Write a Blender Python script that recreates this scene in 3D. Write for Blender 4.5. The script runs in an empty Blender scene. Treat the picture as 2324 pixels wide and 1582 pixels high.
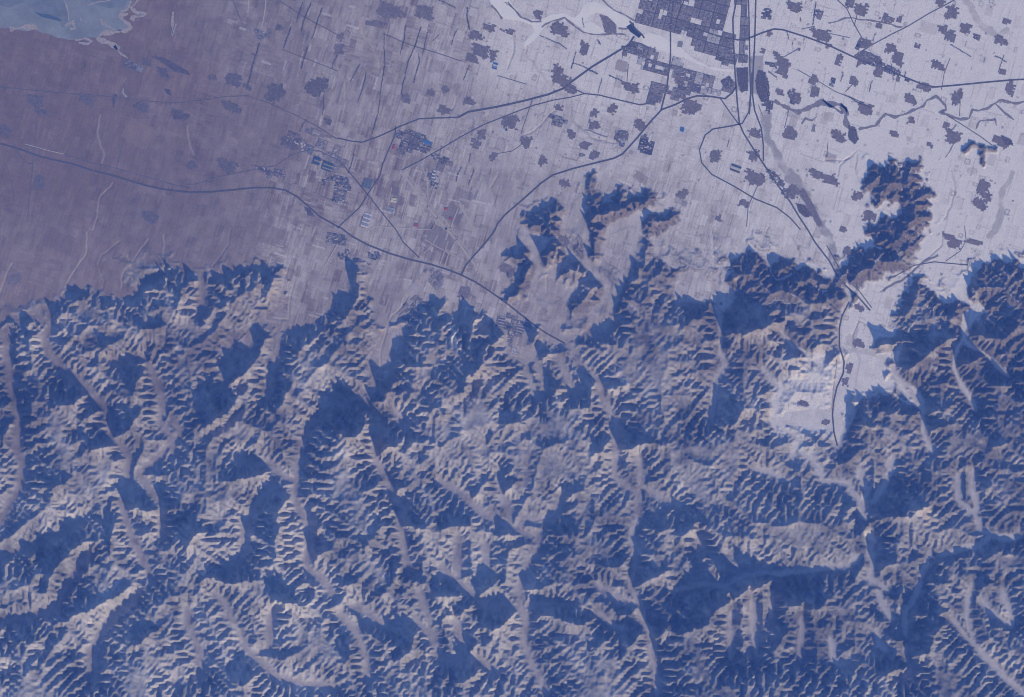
import bpy, math, random, time
import numpy as np
T0 = time.time()
SUN_EL, LAMP_EL, SUN_AZ = 25.0, 25.5, 32.0          # elevation; degrees the sun stands to the right of "straight down" in the picture
S = 600.0/2324.0                     # 1 unit = 100 m; the picture spans 60 km

# ------------------------------------------------------------------ camera, sky, sun, exposure
sc = bpy.context.scene
cam = bpy.data.objects.new('camera', bpy.data.cameras.new('camera'))
sc.collection.objects.link(cam); sc.camera = cam
cam.data.sensor_width = 36.0
cam.data.lens = 210.0
cam.location = (0, 0, 3500.0)
cam.rotation_euler = (0, 0, 0)
cam.data.clip_start = 10; cam.data.clip_end = 30000

w = bpy.data.worlds.new('World'); sc.world = w; w.use_nodes = True
nt = w.node_tree; nt.nodes.clear()
sky = nt.nodes.new('ShaderNodeTexSky'); sky.sky_type = 'NISHITA'; sky.sun_disc = False
sky.sun_elevation = math.radians(LAMP_EL); sky.sun_rotation = math.radians(180-SUN_AZ)
sky.altitude = 800
bg = nt.nodes.new('ShaderNodeBackground'); bg.inputs['Strength'].default_value = 0.052
wo = nt.nodes.new('ShaderNodeOutputWorld')
nt.links.new(sky.outputs[0], bg.inputs[0]); nt.links.new(bg.outputs[0], wo.inputs[0])

ld = bpy.data.lights.new('sun', 'SUN'); ld.energy = 3.5; ld.angle = math.radians(0.53); ld.color = (1.0, 0.97, 0.95)
sun = bpy.data.objects.new('sun', ld); sc.collection.objects.link(sun)
sun.rotation_euler = (math.radians(90-LAMP_EL), 0, math.radians(SUN_AZ))
sun.location = (0, 0, 3000)

vs = sc.view_settings
vs.view_transform = 'Standard'; vs.look = 'None'; vs.exposure = 0.06; vs.gamma = 1.0; vs.use_curve_mapping = False
vs.use_white_balance = True; vs.white_balance_temperature = 5250; vs.white_balance_tint = 30
HAZE_COL = (0.135, 0.31, 1.0, 1.0); HAZE_DEN = 0.0001
cy = sc.cycles
cy.use_denoising = True; cy.denoising_prefilter = 'ACCURATE'; cy.filter_width = 1.0; cy.max_bounces = 4; cy.diffuse_bounces = 2; cy.volume_bounces = 1
cy.use_adaptive_sampling = False; cy.sampling_pattern = 'AUTOMATIC'
sc.render.film_transparent = False

# ------------------------------------------------------------------ map coordinates
ZS = 1.0/2.324*(2324/3032.0)
OFF = dict(A=(0,0), B=(1000,0), C=(2000,0), D=(0,670), E=(1000,670), F=(2000,670), G=(0,1330), H=(1000,1330), I=(2000,1330))
def TP(t, pts):
    """sheet t + sheet coordinates -> map coordinates (2324 across)"""
    if t == 'M': return [(float(x), float(y)) for x, y in pts]
    ox, oy = OFF[t]
    return [(ox*0.766491 + x*ZS, oy*0.766491 + y*ZS) for x, y in pts]
def P(s):
    """'x,y x,y; E x,y ...' -> point list; a letter switches the sheet"""
    out = []; t = 'M'
    for tok in s.split():
        if tok.isalpha(): t = tok; continue
        x, y = tok.split(','); out += TP(t, [(float(x), float(y))])
    return out
def wx(x): return (x-1162.0)*S
def wy(y): return (791.0-y)*S

# ------------------------------------------------------------------ traced valleys and crest lines
VALLEYS = [l.strip() for l in '''
D 60,690 55,900 70,1100 110,1250 125,1400 120,1580 G 165,75 150,200 100,330 40,420 0,520
D 340,590 350,680 300,780 350,880 430,990 540,1070 640,1170 740,1270 750,1340 770,1430 870,1560 G 885,120 880,250 850,380 880,500 905,590 960,700 980,760 1050,900
D 1100,1340 1190,1450 1190,1580 G 1200,40
D 1170,1340 1260,1410 G 960,180 1060,300 1100,400 1110,520 1120,600
D 730,900 870,940 1000,900 1120,1180 1110,1340
D 1990,480 1990,620 1750,690 1600,800 1560,900 1570,1050 1540,1150
D 1930,720 1910,850 1880,980 1850,1080 1830,1200
D 1400,320 1390,480 1380,600
E 430,560 330,700 330,850 290,980 250,1120 100,1190 0,1240 D 2200,1310 2120,1380 2090,1480 2080,1580 G 2040,120 2030,250 2010,330 2070,420 2110,480 2110,560 2130,640 2110,760 2110,830 2150,850 2230,900 2300,1000
E 250,1120 200,1180 240,1260 270,1310 265,1450 260,1580 H 270,90 330,190 370,280 430,380 430,520 460,600 450,700 470,750 460,850
E 380,1260 440,1320 480,1400
G 1640,20 1680,90 1850,110 1990,190 2020,210
G 1900,300 1760,345 1740,450 1690,520 1690,640 1690,700 1650,780 1540,860
G 1480,980 1560,1080 1640,1260 1690,1350 1740,1420 1830,1480 1910,1570 H 0,1640
G 0,730 130,690 300,640 450,570 560,480
G 600,700 500,850 440,980 390,1090
G 0,1160 150,1170 330,1100 400,1060
G 640,1600 630,1400 720,1200 800,1100 950,980
G 1380,1600 1390,1400 1300,1200 1290,1080
G 1740,1420 1860,1350 1860,1150 1900,1080
E 1150,600 1160,750 1200,880 1290,950 1340,1080 1360,1180
E 1370,930 1430,1120
E 1530,930 1590,1050 1640,1190
E 1420,700 1600,810 1660,930 1760,1060 1800,1110 1860,1250 1920,1390 1900,1430 1925,1580 H 1900,60 1900,170 1960,230 2040,290 2060,370 2070,480 2030,560 2020,620 2045,700 2030,830 2015,940 2080,1060 2110,1180 2160,1280 2160,1400 2190,1560 2200,1700
H 2070,40 2090,150 2090,260 2060,370
H 2090,260 2200,310 2324,370 I 40,400
H 1540,300 1500,420 1400,490 1260,500 1270,560 1360,600 1400,660 1300,780 1300,850 1240,940 1270,1080 1290,1180 1290,1320 1340,1500 1400,1570 1440,1700
H 680,220 870,320 980,430 1080,480 1180,530 1260,540
H 1120,150 1150,350 1180,530
H 700,800 820,900 950,1010 1050,1090 1160,1070 1250,1110
H 540,1170 640,1290 690,1420 760,1470 950,1430 1080,1530
H 130,1060 250,1150 410,1260
H 560,950 600,1100 660,1300
H 800,1130 850,1280 900,1410
H 0,1130 110,1230 190,1390 210,1580
H 2040,1050 1940,1040 1800,930 1730,870
H 1990,1240 1850,1180 1760,1130
H 1300,1080 1400,1050 1560,1070
H 820,560 830,720 830,880
H 1010,650 1040,880
F 250,330 280,500 320,660 310,760 320,880 340,950 270,1080 250,1330
F 1180,380 1200,500 1140,680 1140,830 1160,950 1090,1120 1090,1400 1115,1510
F 1500,1000 1560,1100 1650,1180 1700,1290 1720,1400 1760,1560
F 2040,560 1980,680 1970,760 1920,860 1910,960 1950,1050 2010,1180 2080,1270
F 1990,780 2080,860 2190,930 2300,1050
F 920,890 840,850 700,700
F 740,1130 680,1080 600,960
F 820,1570 860,1480 780,1420 640,1300
I 870,10 930,80 990,140 1020,220 1180,240 1240,320 1280,370 1270,450 1340,540 1370,630 1330,700 1360,800 1340,880 1420,940 1440,980
I 740,210 640,150 540,130
I 1270,150 1310,270 1300,360
I 1490,50 1470,120 1440,250 1370,320 1360,360
I 600,860 830,850 930,830 1100,800 1190,790 1250,730
I 1940,180 1940,350 2070,450 2090,540 2170,600 2080,660 1860,720 1710,820
I 2170,600 2324,610 2400,600
I 2040,100 2050,300 2070,450
I 1870,1160 1970,1260 2060,1360 2180,1480 2270,1570 2400,1700
I 2030,920 2000,1080 2030,1300
I 1710,820 1660,1000 1590,1120 1570,1280 1590,1400 1610,1500 1550,1575
I 1390,980 1430,1090 1490,1170
I 2100,1050 2200,1150 2310,1220
I 2240,950 2290,1100 2310,1220
I 1380,1240 1400,1340 1460,1400
I 0,970 150,930 340,950 470,880 600,860
I 380,1010 370,1250 370,1450
I 520,960 530,1200 560,1420
I 660,960 660,1150
I 870,1090 860,1300 850,1450
I 1740,700 1720,800
I 1060,1290 1090,1460 1190,1480
I 170,560 160,700
'''.strip().split('\n')]
# shadow length of the crest (sheet pixels), then the crest line
CRESTS = [l.strip() for l in '''
50 D 125,760 120,980
80 D 215,740 215,850 235,950 215,1030
110 D 215,1130 225,1300 250,1420 270,1520
150 D 290,1235 380,1260 470,1225 540,1195 620,1160
110 D 530,1400 560,1360 620,1310 690,1260
150 D 550,1560 600,1530 700,1520 800,1510
120 D 800,1440 880,1400 950,1300 940,1240
140 D 930,1200 940,1120 970,1060 1000,1030
130 D 730,930 735,850 740,760
100 D 750,560 755,730
90 D 790,730 870,700 875,640 900,590
110 D 900,715 1050,720 1130,680 1180,680
90 D 1090,500 1085,630
130 D 1250,400 1245,500 1240,600 1190,670
50 D 1300,390 1390,370
80 D 1540,460 1610,440 1670,410
90 D 1500,590 1545,570 1600,470
100 D 1830,500 1880,400 1900,340
30 D 1550,600 1640,600 1720,600
40 D 1620,500 1720,505
70 D 1290,700 1390,690 1400,640 1480,640
40 D 1150,830 1210,800 1260,780
60 D 880,960 960,950 1050,920
40 D 1260,980 1330,990 1400,960
110 D 1570,1110 1640,1050 1700,990 1780,940
200 D 1400,1380 1500,1340 1590,1290 1620,1220
70 D 1600,1170 1640,1100
130 D 1950,1230 1960,1150 2040,1120
40 D 1600,1310 1700,1240
80 D 1900,1360 1950,1310
80 D 2080,770 2085,840 1990,900
70 D 1760,860 1830,780 1830,740
60 D 400,800 470,850 560,780
70 D 480,560 560,500 620,480
70 D 470,640 580,680 650,600
90 D 390,620 460,700 560,900 640,930
60 D 20,1350 60,1250 100,1180
80 D 0,1500 60,1420 100,1330
250 E 0,1420 60,1440 130,1450 180,1380 200,1300
40 D 1400,1480 1500,1400 1600,1370
40 D 1650,1520 1760,1490
50 D 1160,1080 1280,1100 1400,1040
110 G 1440,250 1520,210 1620,210 1720,190 1850,160
130 G 900,430 950,410 1090,430
110 G 1140,410 1200,390 1330,370
120 G 800,480 785,600 770,700 760,760
90 G 960,600 1080,560
230 G 1300,700 1320,640 1370,580 1440,545
90 G 1480,500 1450,530
70 G 1500,480 1560,460 1640,420
170 G 1990,340 1900,450 1930,530 1910,640 1900,760 1860,850
80 G 1780,560 1720,600
150 G 1350,905 1480,890 1600,900 1760,910 1880,900
50 G 1060,810 1200,740
40 G 850,870 1000,820
220 G 1880,1050 1960,1060 2040,1060 2110,1090
90 G 2180,550 2260,510
120 G 2180,730 2324,680
60 G 2120,980 2190,930
150 G 320,300 400,270 460,240 490,180
70 G 680,110 780,90 850,70
60 G 560,180 640,150
80 G 240,440 350,400 440,380
30 G 560,460 700,440
120 G 480,700 560,680 640,620
70 G 190,740 280,720
60 G 0,810 130,800
140 G 340,980 350,880 430,780 520,720
90 G 0,1000 80,990 170,940 310,930
60 G 560,930 620,800 680,740
60 G 420,1060 500,1000 560,970
110 G 430,1220 520,1150 640,1100 780,1030 930,960
90 G 900,1130 1070,1100 1190,1020 1330,960
90 G 960,1240 1130,1220 1140,1140
150 G 940,1400 950,1340 1040,1250 1130,1210
60 G 350,1300 360,1270 430,1220
150 G 80,1520 250,1500 360,1430
120 G 100,1320 230,1330 300,1380
150 G 1590,1600 1700,1590 1760,1540
40 G 1440,1450 1600,1450
60 G 1200,1590 1400,1600
70 G 2130,1150 2324,1180
80 G 730,1560 760,1450
40 G 510,1360 600,1320
100 E 30,690 60,610 130,560
80 E 140,300 145,400 155,500
80 E 50,850 70,760
120 E 720,650 720,800 700,960
60 E 715,540 720,640
90 E 950,640 940,760 1000,800
200 E 1030,830 1000,900 960,1000 900,1070 840,1180 820,1220
90 E 1020,850 1080,800 1130,750
30 E 980,680 1050,665
110 E 450,980 560,960 680,950
110 E 310,1160 420,1130
100 E 460,1170 580,1130
140 E 620,1200 700,1260 800,1310
60 E 240,1210 300,1180
200 E 300,1560 360,1500 440,1500
90 E 480,1380 600,1360 700,1370 800,1340
110 E 560,1560 650,1500 740,1520 820,1470
30 E 840,1190 950,1190 1100,1200
80 E 860,1310 980,1290 1060,1220
130 E 1110,1400 1180,1350 1300,1380
110 E 1030,1510 1080,1420
60 E 820,1470 900,1490 980,1470
90 E 1130,1500 1280,1480 1320,1420
50 E 940,1090 1100,1080
30 E 1060,1100 1150,1040 1220,960
80 E 1760,1080 1750,1200 1740,1300
80 E 1840,1110 1980,1110 2120,1110 2180,1090
80 E 2150,1070 2200,1010 2324,900
30 E 1840,1165 2000,1160
130 E 1960,1530 2100,1500 2220,1510 2324,1440
90 E 1380,1560 1520,1540 1700,1540
110 E 1740,1580 1830,1540 1890,1480
100 E 1780,800 1920,820 2120,850 2240,850
110 E 1940,690 2050,660 2110,620
90 E 2090,240 2070,330 2090,420
40 E 2110,380 2240,370 2320,350
40 E 1790,20 1785,200
60 E 1180,490 1240,470 1260,420
30 E 1310,300 1290,400 1280,490
50 E 1180,220 1260,200
50 E 1460,220 1500,170
60 E 1560,370 1640,320
80 E 1640,570 1700,520 1740,450
40 E 1610,610 1620,540
50 E 1580,700 1690,680
50 E 1340,800 1370,730
60 E 1480,1130 1560,1110
60 E 1620,1290 1660,1180
50 E 1400,900 1470,880
50 B 1310,1510 1380,1530 1430,1480
50 B 1460,1560 1500,1440
60 B 1800,1480 1900,1450 2000,1400 2140,1350
40 B 1770,1500 1765,1350
50 B 1740,1300 1740,1220
60 B 2150,1570 2230,1540 2310,1490
60 B 1960,1400 1960,1330
120 H 10,330 120,350 220,280 300,230
50 H 520,300 620,290 710,240
130 H 460,540 600,540 660,480
110 H 680,540 800,550 900,530 940,500
60 H 1120,580 1240,590
70 H 1130,190 1200,150 1310,130
70 H 1150,300 1200,240 1290,210
35 H 1000,150 1100,140
60 H 930,330 980,280 1040,200
160 H 110,750 180,690 260,600 320,480
80 H 320,700 350,600 380,480
60 H 400,310 440,260
90 H 10,950 70,930 80,860
110 H 270,1040 320,980 400,900 440,800
60 H 400,1020 450,970
50 H 500,930 640,940
90 H 660,1010 760,1000 850,990
100 H 760,1140 860,1120 930,1060
150 H 980,1250 1060,1240 1150,1200 1220,1110
60 H 910,1370 1000,1270
80 H 980,1000 1040,960 1100,920
30 H 1110,860 1240,860
30 H 580,800 700,810
90 H 170,1250 300,1290 330,1350 420,1400
150 H 400,1410 500,1400 520,1300 560,1260
130 H 20,1510 80,1420 100,1300
60 H 550,1440 640,1350
150 H 780,1600 900,1580 980,1500
80 H 350,1560 450,1530 530,1440
40 H 1190,1380 1270,1370
120 H 1400,1120 1500,1150 1600,1180 1680,1200 1760,1150
110 H 1480,760 1600,730 1740,740
80 H 1300,970 1500,930 1700,910 1770,880
100 H 1760,770 1880,820 1960,780 2000,720
120 H 1500,600 1640,580 1730,560
100 H 1570,330 1680,300 1750,290
60 H 1560,480 1740,420
60 H 1790,420 1900,480
110 H 2160,590 2324,500
80 H 2080,720 2200,720 2324,690
110 H 2070,940 2150,880 2250,840 2324,810
40 H 1900,930 1990,950
140 H 2180,1290 2260,1230 2324,1180
60 H 2090,1020 2200,1000 2260,960
100 H 1700,1340 1830,1330 1900,1300
90 H 1940,1390 2020,1340 2090,1260
50 H 1920,1150 1990,1150
30 H 1450,1320 1650,1310
60 H 1640,120 1800,90
60 H 1550,30 1700,50
130 F 0,750 60,700 120,650 210,620
190 F 340,750 450,740 560,720 640,680 680,640
80 F 530,560 600,530
120 F 700,640 760,620 760,530
100 F 880,690 960,670 1000,600
150 F 900,460 960,480 990,420
80 F 1100,560 1150,510 1190,480
60 F 330,830 450,850 540,880 620,910 780,920 900,880
60 F 60,860 150,850 200,800 300,780
60 F 20,1080 80,1020 160,1000 240,990
50 F 20,1190 120,1060
140 F 360,1400 440,1330 460,1220
70 F 470,1330 600,1320 680,1250
120 F 1180,380 1300,290 1420,270 1560,230 1600,100
150 C 1430,1270 1500,1250 1550,1240
60 C 1570,1170 1660,1140
120 C 1600,1250 1640,1350 1640,1500 1580,1580
50 C 1650,1340 1730,1320
60 C 1360,1580 1500,1560
50 C 1320,1290 1420,1260
18 C 1990,1035 2040,1000 2140,1030 2190,1035
16 C 2105,1050 2120,1130
120 F 1500,90 1600,20
100 F 1570,640 1610,560 1650,470 1680,420
90 F 1860,640 1960,600
70 F 1740,730 1840,660
80 F 2200,310 2324,330
60 F 2080,460 2120,400
60 F 2130,400 2200,390
200 F 2330,760 2330,600
50 F 2160,670 2240,650
110 F 2060,740 2150,760 2260,800 2324,850
150 F 1560,1000 1700,920 1800,830 1940,770
130 F 1960,960 2060,930 2120,900
110 F 1720,1280 1850,1260 1930,1220
130 F 2140,1510 2240,1500 2324,1470
110 F 1760,1400 1880,1360 1960,1330
90 F 1740,1130 1850,1080 1900,1060
100 F 2140,1130 2240,1080 2330,1100
90 F 2120,1330 2260,1290
60 F 1400,830 1520,800
120 F 1250,1360 1380,1400
60 F 1230,1200 1330,1210
110 F 1440,1330 1540,1260
80 F 1570,1330 1670,1270
60 F 950,840 1040,790
60 F 1060,940 1130,870
30 F 760,1130 860,1080
60 F 400,300 440,420 560,470
40 F 710,300 780,250
40 F 1690,640 1660,700 1560,740
90 F 780,720 900,770
130 I 0,660 100,560 200,540 330,600 440,600 520,640 620,500
70 I 760,610 900,610 1000,590 1100,560 1220,540
60 I 180,800 300,790 390,740
30 I 570,690 680,670
230 I 0,1260 200,1220 290,1080 400,1000 560,940 650,900
200 I 720,1010 800,1070 920,1110 1000,1080 1060,1010
70 I 1000,1180 1100,1220 1200,1190 1300,1170
40 I 1170,1290 1300,1270
100 I 620,1400 700,1340 760,1240
50 I 720,1200 820,1160
160 I 0,1600 150,1620 400,1620 700,1600 860,1560
50 I 860,1480 1020,1450
80 I 1110,1570 1260,1540
130 I 1380,1600 1470,1520 1600,1480
160 I 1390,480 1560,460 1650,420 1780,380
130 I 1390,830 1480,780 1560,740
60 I 1620,710 1700,745
80 I 1720,900 1820,920 1900,950
140 I 1610,1130 1700,1140 1800,1150 1870,1080
200 I 1620,1420 1700,1400 1760,1300 1840,1180
140 I 1640,1580 1760,1560 1900,1450 1960,1380
90 I 2100,760 2200,700 2324,740
40 I 1760,780 1900,760 2060,720
70 I 2100,950 2190,900
50 I 1920,930 2000,900 2080,870
60 I 2180,1220 2300,1240
80 I 1280,590 1330,520
80 I 130,130 360,90
60 I 0,320 200,180
60 I 760,380 850,470
60 I 1140,420 1250,400
60 I 2120,280 2220,230
70 I 1960,110 2120,110 2240,60
60 I 1400,1200 1450,1150
50 I 1450,1290 1600,1310
80 I 1640,230 1800,200
60 I 450,340 600,330
60 I 250,330 420,310
'''.strip().split('\n')]
MOUNTAINS = P('M -130,770 0,735 D 30,650 110,665 200,760 330,760 400,600 440,520 560,460 680,420 760,490 960,500 990,440 1100,400 1200,330 1290,340 1400,400 1480,380 1580,350 1720,300 1900,300 1930,350 1900,560 1700,740 1600,850 1640,900 1850,740 1990,720 2080,730 2200,640 2290,540 E 0,560 10,500 120,480 170,560 250,640 330,700 430,640 560,540 720,500 730,700 850,650 880,600 960,600 1000,660 1120,740 1160,700 1200,880 1300,960 1380,920 1370,860 1420,780 1500,820 1600,800 1680,740 1900,680 1930,560 2000,380 2060,120 2100,60 2240,250 2324,400 F 0,520 200,520 240,640 300,680 330,560 480,440 400,300 480,160 600,230 680,400 760,400 880,270 1100,380 1180,470 1150,620 1130,830 1100,880 900,920 1000,950 1130,900 1150,960 1080,1110 1080,1250 900,1260 700,1280 700,1360 1000,1400 1090,1410 1120,1510 1150,1300 1230,1160 1400,1130 1520,1100 1640,1200 1690,1280 1730,1400 1740,1300 1700,1180 1640,1110 1530,980 1540,840 1340,810 1350,750 1500,760 1500,620 1600,440 1680,390 1740,400 1780,460 1840,560 1900,540 1960,600 2000,640 2040,680 2060,620 2160,600 2060,460 2050,360 2200,220 2324,300 M 2460,600 2460,1700 -130,1700')
FLATS = [P(l) for l in '''E 1160,620 1400,700 1420,800 1360,900 1290,960 1200,890 1160,760
F 1190,480 1300,540 1500,700 1380,760 1340,820 1500,850 1480,960 1700,1180 1720,1290 1660,1200 1500,1060 1300,1080 1220,1180 1180,1350 1115,1510 1095,1400 1090,1280 1110,1100 1160,950 1140,830 1150,650
F 1280,860 1440,920 1500,1000 1560,1090 1500,1060 1330,980
F 1980,640 2030,640 2000,740 1965,740
E 230,870 330,700 440,700 440,820 380,960 300,1060 240,1120'''.split('\n')]

# ------------------------------------------------------------------ height field: traced ridges and valleys, then water erosion
X0, Y0 = -70.0, -60.0; X1, Y1 = X0+2462.4, Y0+1699.2
def grid(step): return int(round((X1-X0)/step))+1, int(round((Y1-Y0)/step))+1
def wob(x, y, k):
    return (math.sin(x*0.071*k+y*0.043*k+1.3)+math.sin(x*0.033*k-y*0.083*k+4.1)+0.6*math.sin(x*0.16*k+y*0.11*k)+0.5*math.sin(y*0.21*k-x*0.13*k+2.2))
def dens(pts, step=1.0, wb=0.0):
    o = []
    for (ax, ay), (bx_, by) in zip(pts[:-1], pts[1:]):
        n = max(1, int(math.hypot(bx_-ax, by-ay)/step))
        for i in range(n): o.append((ax+(bx_-ax)*i/n, ay+(by-ay)*i/n))
    o.append(pts[-1])
    if wb: o = [(x+wb*wob(x, y, 1.0), y+wb*wob(y+300, x, 1.1)) for x, y in o]
    return np.array(o)
def inpoly(poly, gx, gy):
    m = np.zeros(gx.shape, bool); n = len(poly)
    for i in range(n):
        x1, y1 = poly[i]; x2, y2 = poly[(i+1) % n]
        if y1 == y2: continue
        c = ((y1 > gy) != (y2 > gy)) & (gx < (x2-x1)*(gy-y1)/(y2-y1)+x1)
        m ^= c
    return m
def blur(a, r, n=2):
    for _ in range(n):
        for ax in (0, 1):
            p = np.pad(a, [(r+1, r) if k == ax else (0, 0) for k in (0, 1)], mode='edge')
            c = np.cumsum(p, axis=ax, dtype=np.float64)
            a = (np.take(c, range(2*r+1, c.shape[ax]), axis=ax)-np.take(c, range(0, c.shape[ax]-2*r-1), axis=ax))/(2*r+1)
    return a
def resize(a, nx, ny):
    h, w_ = a.shape
    yy = np.linspace(0, h-1, ny); xx = np.linspace(0, w_-1, nx)
    y0 = np.minimum(yy.astype(int), h-2); x0 = np.minimum(xx.astype(int), w_-2)
    fy = (yy-y0)[:, None]; fx = (xx-x0)[None, :]
    a0 = a[y0]; a1 = a[y0+1]
    r = a0*(1-fy)+a1*fy
    return r[:, x0]*(1-fx)+r[:, x0+1]*fx
BADLANDS = [P(q_) for q_ in ('M 1165,520 1240,440 1300,470 1330,400 1400,450 1500,440 1540,520 1480,580 1560,560 1620,600 1640,690 1560,720 1380,720 1300,700 1230,700 1150,640', 'M 1945,390 1975,350 2060,360 2130,430 2130,500 2090,560 2040,620 1980,650 1900,640 1890,600 1960,540 1975,480', 'M 1620,520 1680,560 1720,530 1760,580 1860,600 1880,660 1760,700 1640,680', 'M 2130,640 2200,590 2340,560 2340,700 2180,720', 'M 270,590 380,570 420,620 520,590 640,600 640,680 300,680', 'M 1950,600 2030,630 2050,700 2180,720 2140,660 2060,620', 'M 1700,540 1740,520 1760,570 1720,600', 'M 780,640 870,680 860,760 780,740', 'M 0,700 60,690 160,660 180,720 100,780 0,770')]
LOWS = [P(q_) for q_ in ('F 600,1270 680,1040 820,1000 960,930 1130,890 1130,1500 1000,1490 900,1430 740,1450 620,1400', 'F 1200,1300 1240,1060 1400,1060 1560,1130 1640,1200 1660,1300 1500,1200 1400,1180 1300,1230 1240,1360', 'E 1500,560 1650,600 1800,520 1960,580 1930,700 1800,740 1680,800 1560,780 1480,700', 'D 870,890 950,880 1000,960 900,970', 'D 1480,1000 1540,800 1700,740 1900,660 1980,660 1880,740 1700,790 1620,880 1580,1040', 'F 200,100 350,80 400,300 350,480 420,560 300,560 180,420', 'F 880,430 1000,400 1140,380 1200,460 1120,440 980,480')]
rng = np.random.default_rng(7)
def vnoise(nx, ny, cells, octs=4, seed=0, gain=0.5):
    r = np.random.default_rng(seed); out = np.zeros((ny, nx)); amp = 1.0; tot = 0
    for o in range(octs):
        cx = int(cells*2**o)+2; cyy = int(cells*2**o*ny/nx)+2
        if cx > nx: break
        g = r.standard_normal((cyy+1, cx+1))
        t = resize(g, nx, ny); out += amp*t; tot += amp*amp; amp *= gain
    return out/math.sqrt(tot)
def axes(step):
    nx, ny = grid(step)
    gx, gy = np.meshgrid(X0+step*np.arange(nx), Y0+step*np.arange(ny)); return nx, ny, gx.astype(float), gy.astype(float)
VP = [P(v) for v in VALLEYS]
CP = []
for c in CRESTS:
    k, rest = c.split(' ', 1); CP.append((float(k), P(rest)))
def basez(x, y):
    t = np.clip((y-700)/900., 0, 1.2); return 7.0*t*t*(3-2*np.clip(t, 0, 1))*0.9
HF = 1.35*math.tan(math.radians(SUN_EL))*ZS*S
def badlands(step):
    nx, ny, gx, gy = axes(step); k_ = np.zeros((ny, nx), bool)
    wxx = gx+7*np.sin(gy*.11)+5*np.sin(gy*.23+gx*.09); wyy = gy+7*np.sin(gx*.10)+5*np.sin(gx*.21-gy*.13)
    for p_ in BADLANDS: k_ |= inpoly(p_, wxx, wyy)
    holes = vnoise(nx, ny, 26, 2, 77) > 0.75
    return k_ & ~holes
def crestmask(step):
    nx, ny, gx, gy = axes(step); m = np.zeros((ny, nx), bool)
    for L, pts in CP:                                   # isolated hills rise from the plain
        d = dens(pts, 4); rad = 4+L*0.24
        x0, y0 = d.min(0)-rad; x1, y1 = d.max(0)+rad
        i0, i1 = max(0, int((x0-X0)/step)), min(nx, int((x1-X0)/step)+2)
        j0, j1 = max(0, int((y0-Y0)/step)), min(ny, int((y1-Y0)/step)+2)
        sx, sy = gx[j0:j1, i0:i1], gy[j0:j1, i0:i1]
        dd = np.full(sx.shape, 1e9)
        for px, py in d: dd = np.minimum(dd, (sx-px)**2+(sy-py)**2)
        m[j0:j1, i0:i1] |= (np.sqrt(dd) < rad*(1+0.16*(np.sin(sx*.19+sy*.07)+np.sin(sy*.23-sx*.05)+.8*np.sin(sx*.41-sy*.37)))) & (sy > 0)
    return m
def mask_at(step):
    nx, ny, gx, gy = axes(step)
    m = inpoly(MOUNTAINS, gx, gy) | badlands(step)
    for f in FLATS: m &= ~inpoly(f, gx, gy)
    m |= crestmask(step)
    v = np.zeros_like(m)
    for pts in VP:
        d = dens(pts, step*0.5, 1.2)
        i = np.round((d[:, 0]-X0)/step).astype(int); j = np.round((d[:, 1]-Y0)/step).astype(int)
        ok = (i >= 0) & (i < nx) & (j >= 0) & (j < ny)
        v[j[ok], i[ok]] = True
    return m, v
def constrain(step):
    nx, ny, gx, gy = axes(step); m, v = mask_at(step)
    b = basez(gx, gy)
    fix = (~m) | v; val = np.where(fix, b, 0.0)
    for L, pts in CP:
        d = dens(pts, step*0.5, 2.2)
        i = np.round((d[:, 0]-X0)/step).astype(int); j = np.round((d[:, 1]-Y0)/step).astype(int)
        ok = (i >= 0) & (i < nx) & (j >= 0) & (j < ny); d = d[ok]; i = i[ok]; j = j[ok]
        t = np.linspace(0, 1, len(i))
        h = L*HF*(0.5+0.5*np.sin(np.pi*t)**0.5)*(0.5 if (float(d[:, 1].mean()) < 690 and float(d[:, 0].mean()) > 1000) else 0.78 if float(d[:, 1].mean()) < 740 else 1.0)*(1+0.05*np.sin(d[:, 0]*0.33+L)+0.05*np.sin(d[:, 1]*0.29)+0.04*np.sin((d[:, 0]-d[:, 1])*0.55))
        fix[j, i] = True; val[j, i] = np.maximum(val[j, i], b[j, i]+h)
    return fix, val, m, v, b
H = None
for step in (14.4, 7.2, 3.6):
    fix, val, m, v, b = constrain(step); nx, ny = grid(step)
    H = (b+2.0*m) if H is None else resize(H, nx, ny)
    H[fix] = val[fix]
    for it in range(160 if step > 4 else 50):
        p = np.pad(H, 1, mode='edge')
        avg = 0.25*(p[:-2, 1:-1]+p[2:, 1:-1]+p[1:-1, :-2]+p[1:-1, 2:])
        H = np.where(fix, val, avg+0.012*(step/8.0)**2*m)
Hbig = H
OFFS = [(-1, 0), (1, 0), (0, -1), (0, 1), (-1, -1), (-1, 1), (1, -1), (1, 1)]
def flow(z):
    ny, nx = z.shape; idx = np.arange(nx*ny).reshape(ny, nx)
    best = np.zeros_like(z); rec = idx.copy(); dist = np.ones_like(z)
    zp = np.pad(z, 1, mode='edge'); ip = np.pad(idx, 1, mode='edge')
    for dy, dx in OFFS:
        d = math.hypot(dx, dy)
        s = (z-zp[1+dy:1+dy+ny, 1+dx:1+dx+nx])/d
        c = s > best
        best = np.where(c, s, best); rec = np.where(c, ip[1+dy:1+dy+ny, 1+dx:1+dx+nx], rec); dist = np.where(c, d, dist)
    return rec.ravel(), dist.ravel()
def area(rec, N, rounds):
    A = np.ones(N+1); A[N] = 0
    r = np.append(rec, N); self_ = r[:N] == np.arange(N); r[:N][self_] = N
    for _ in range(rounds):
        A = A+np.bincount(r, weights=A, minlength=N+1); A[N] = 0
        r = r[r]
    return A[:N]
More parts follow.
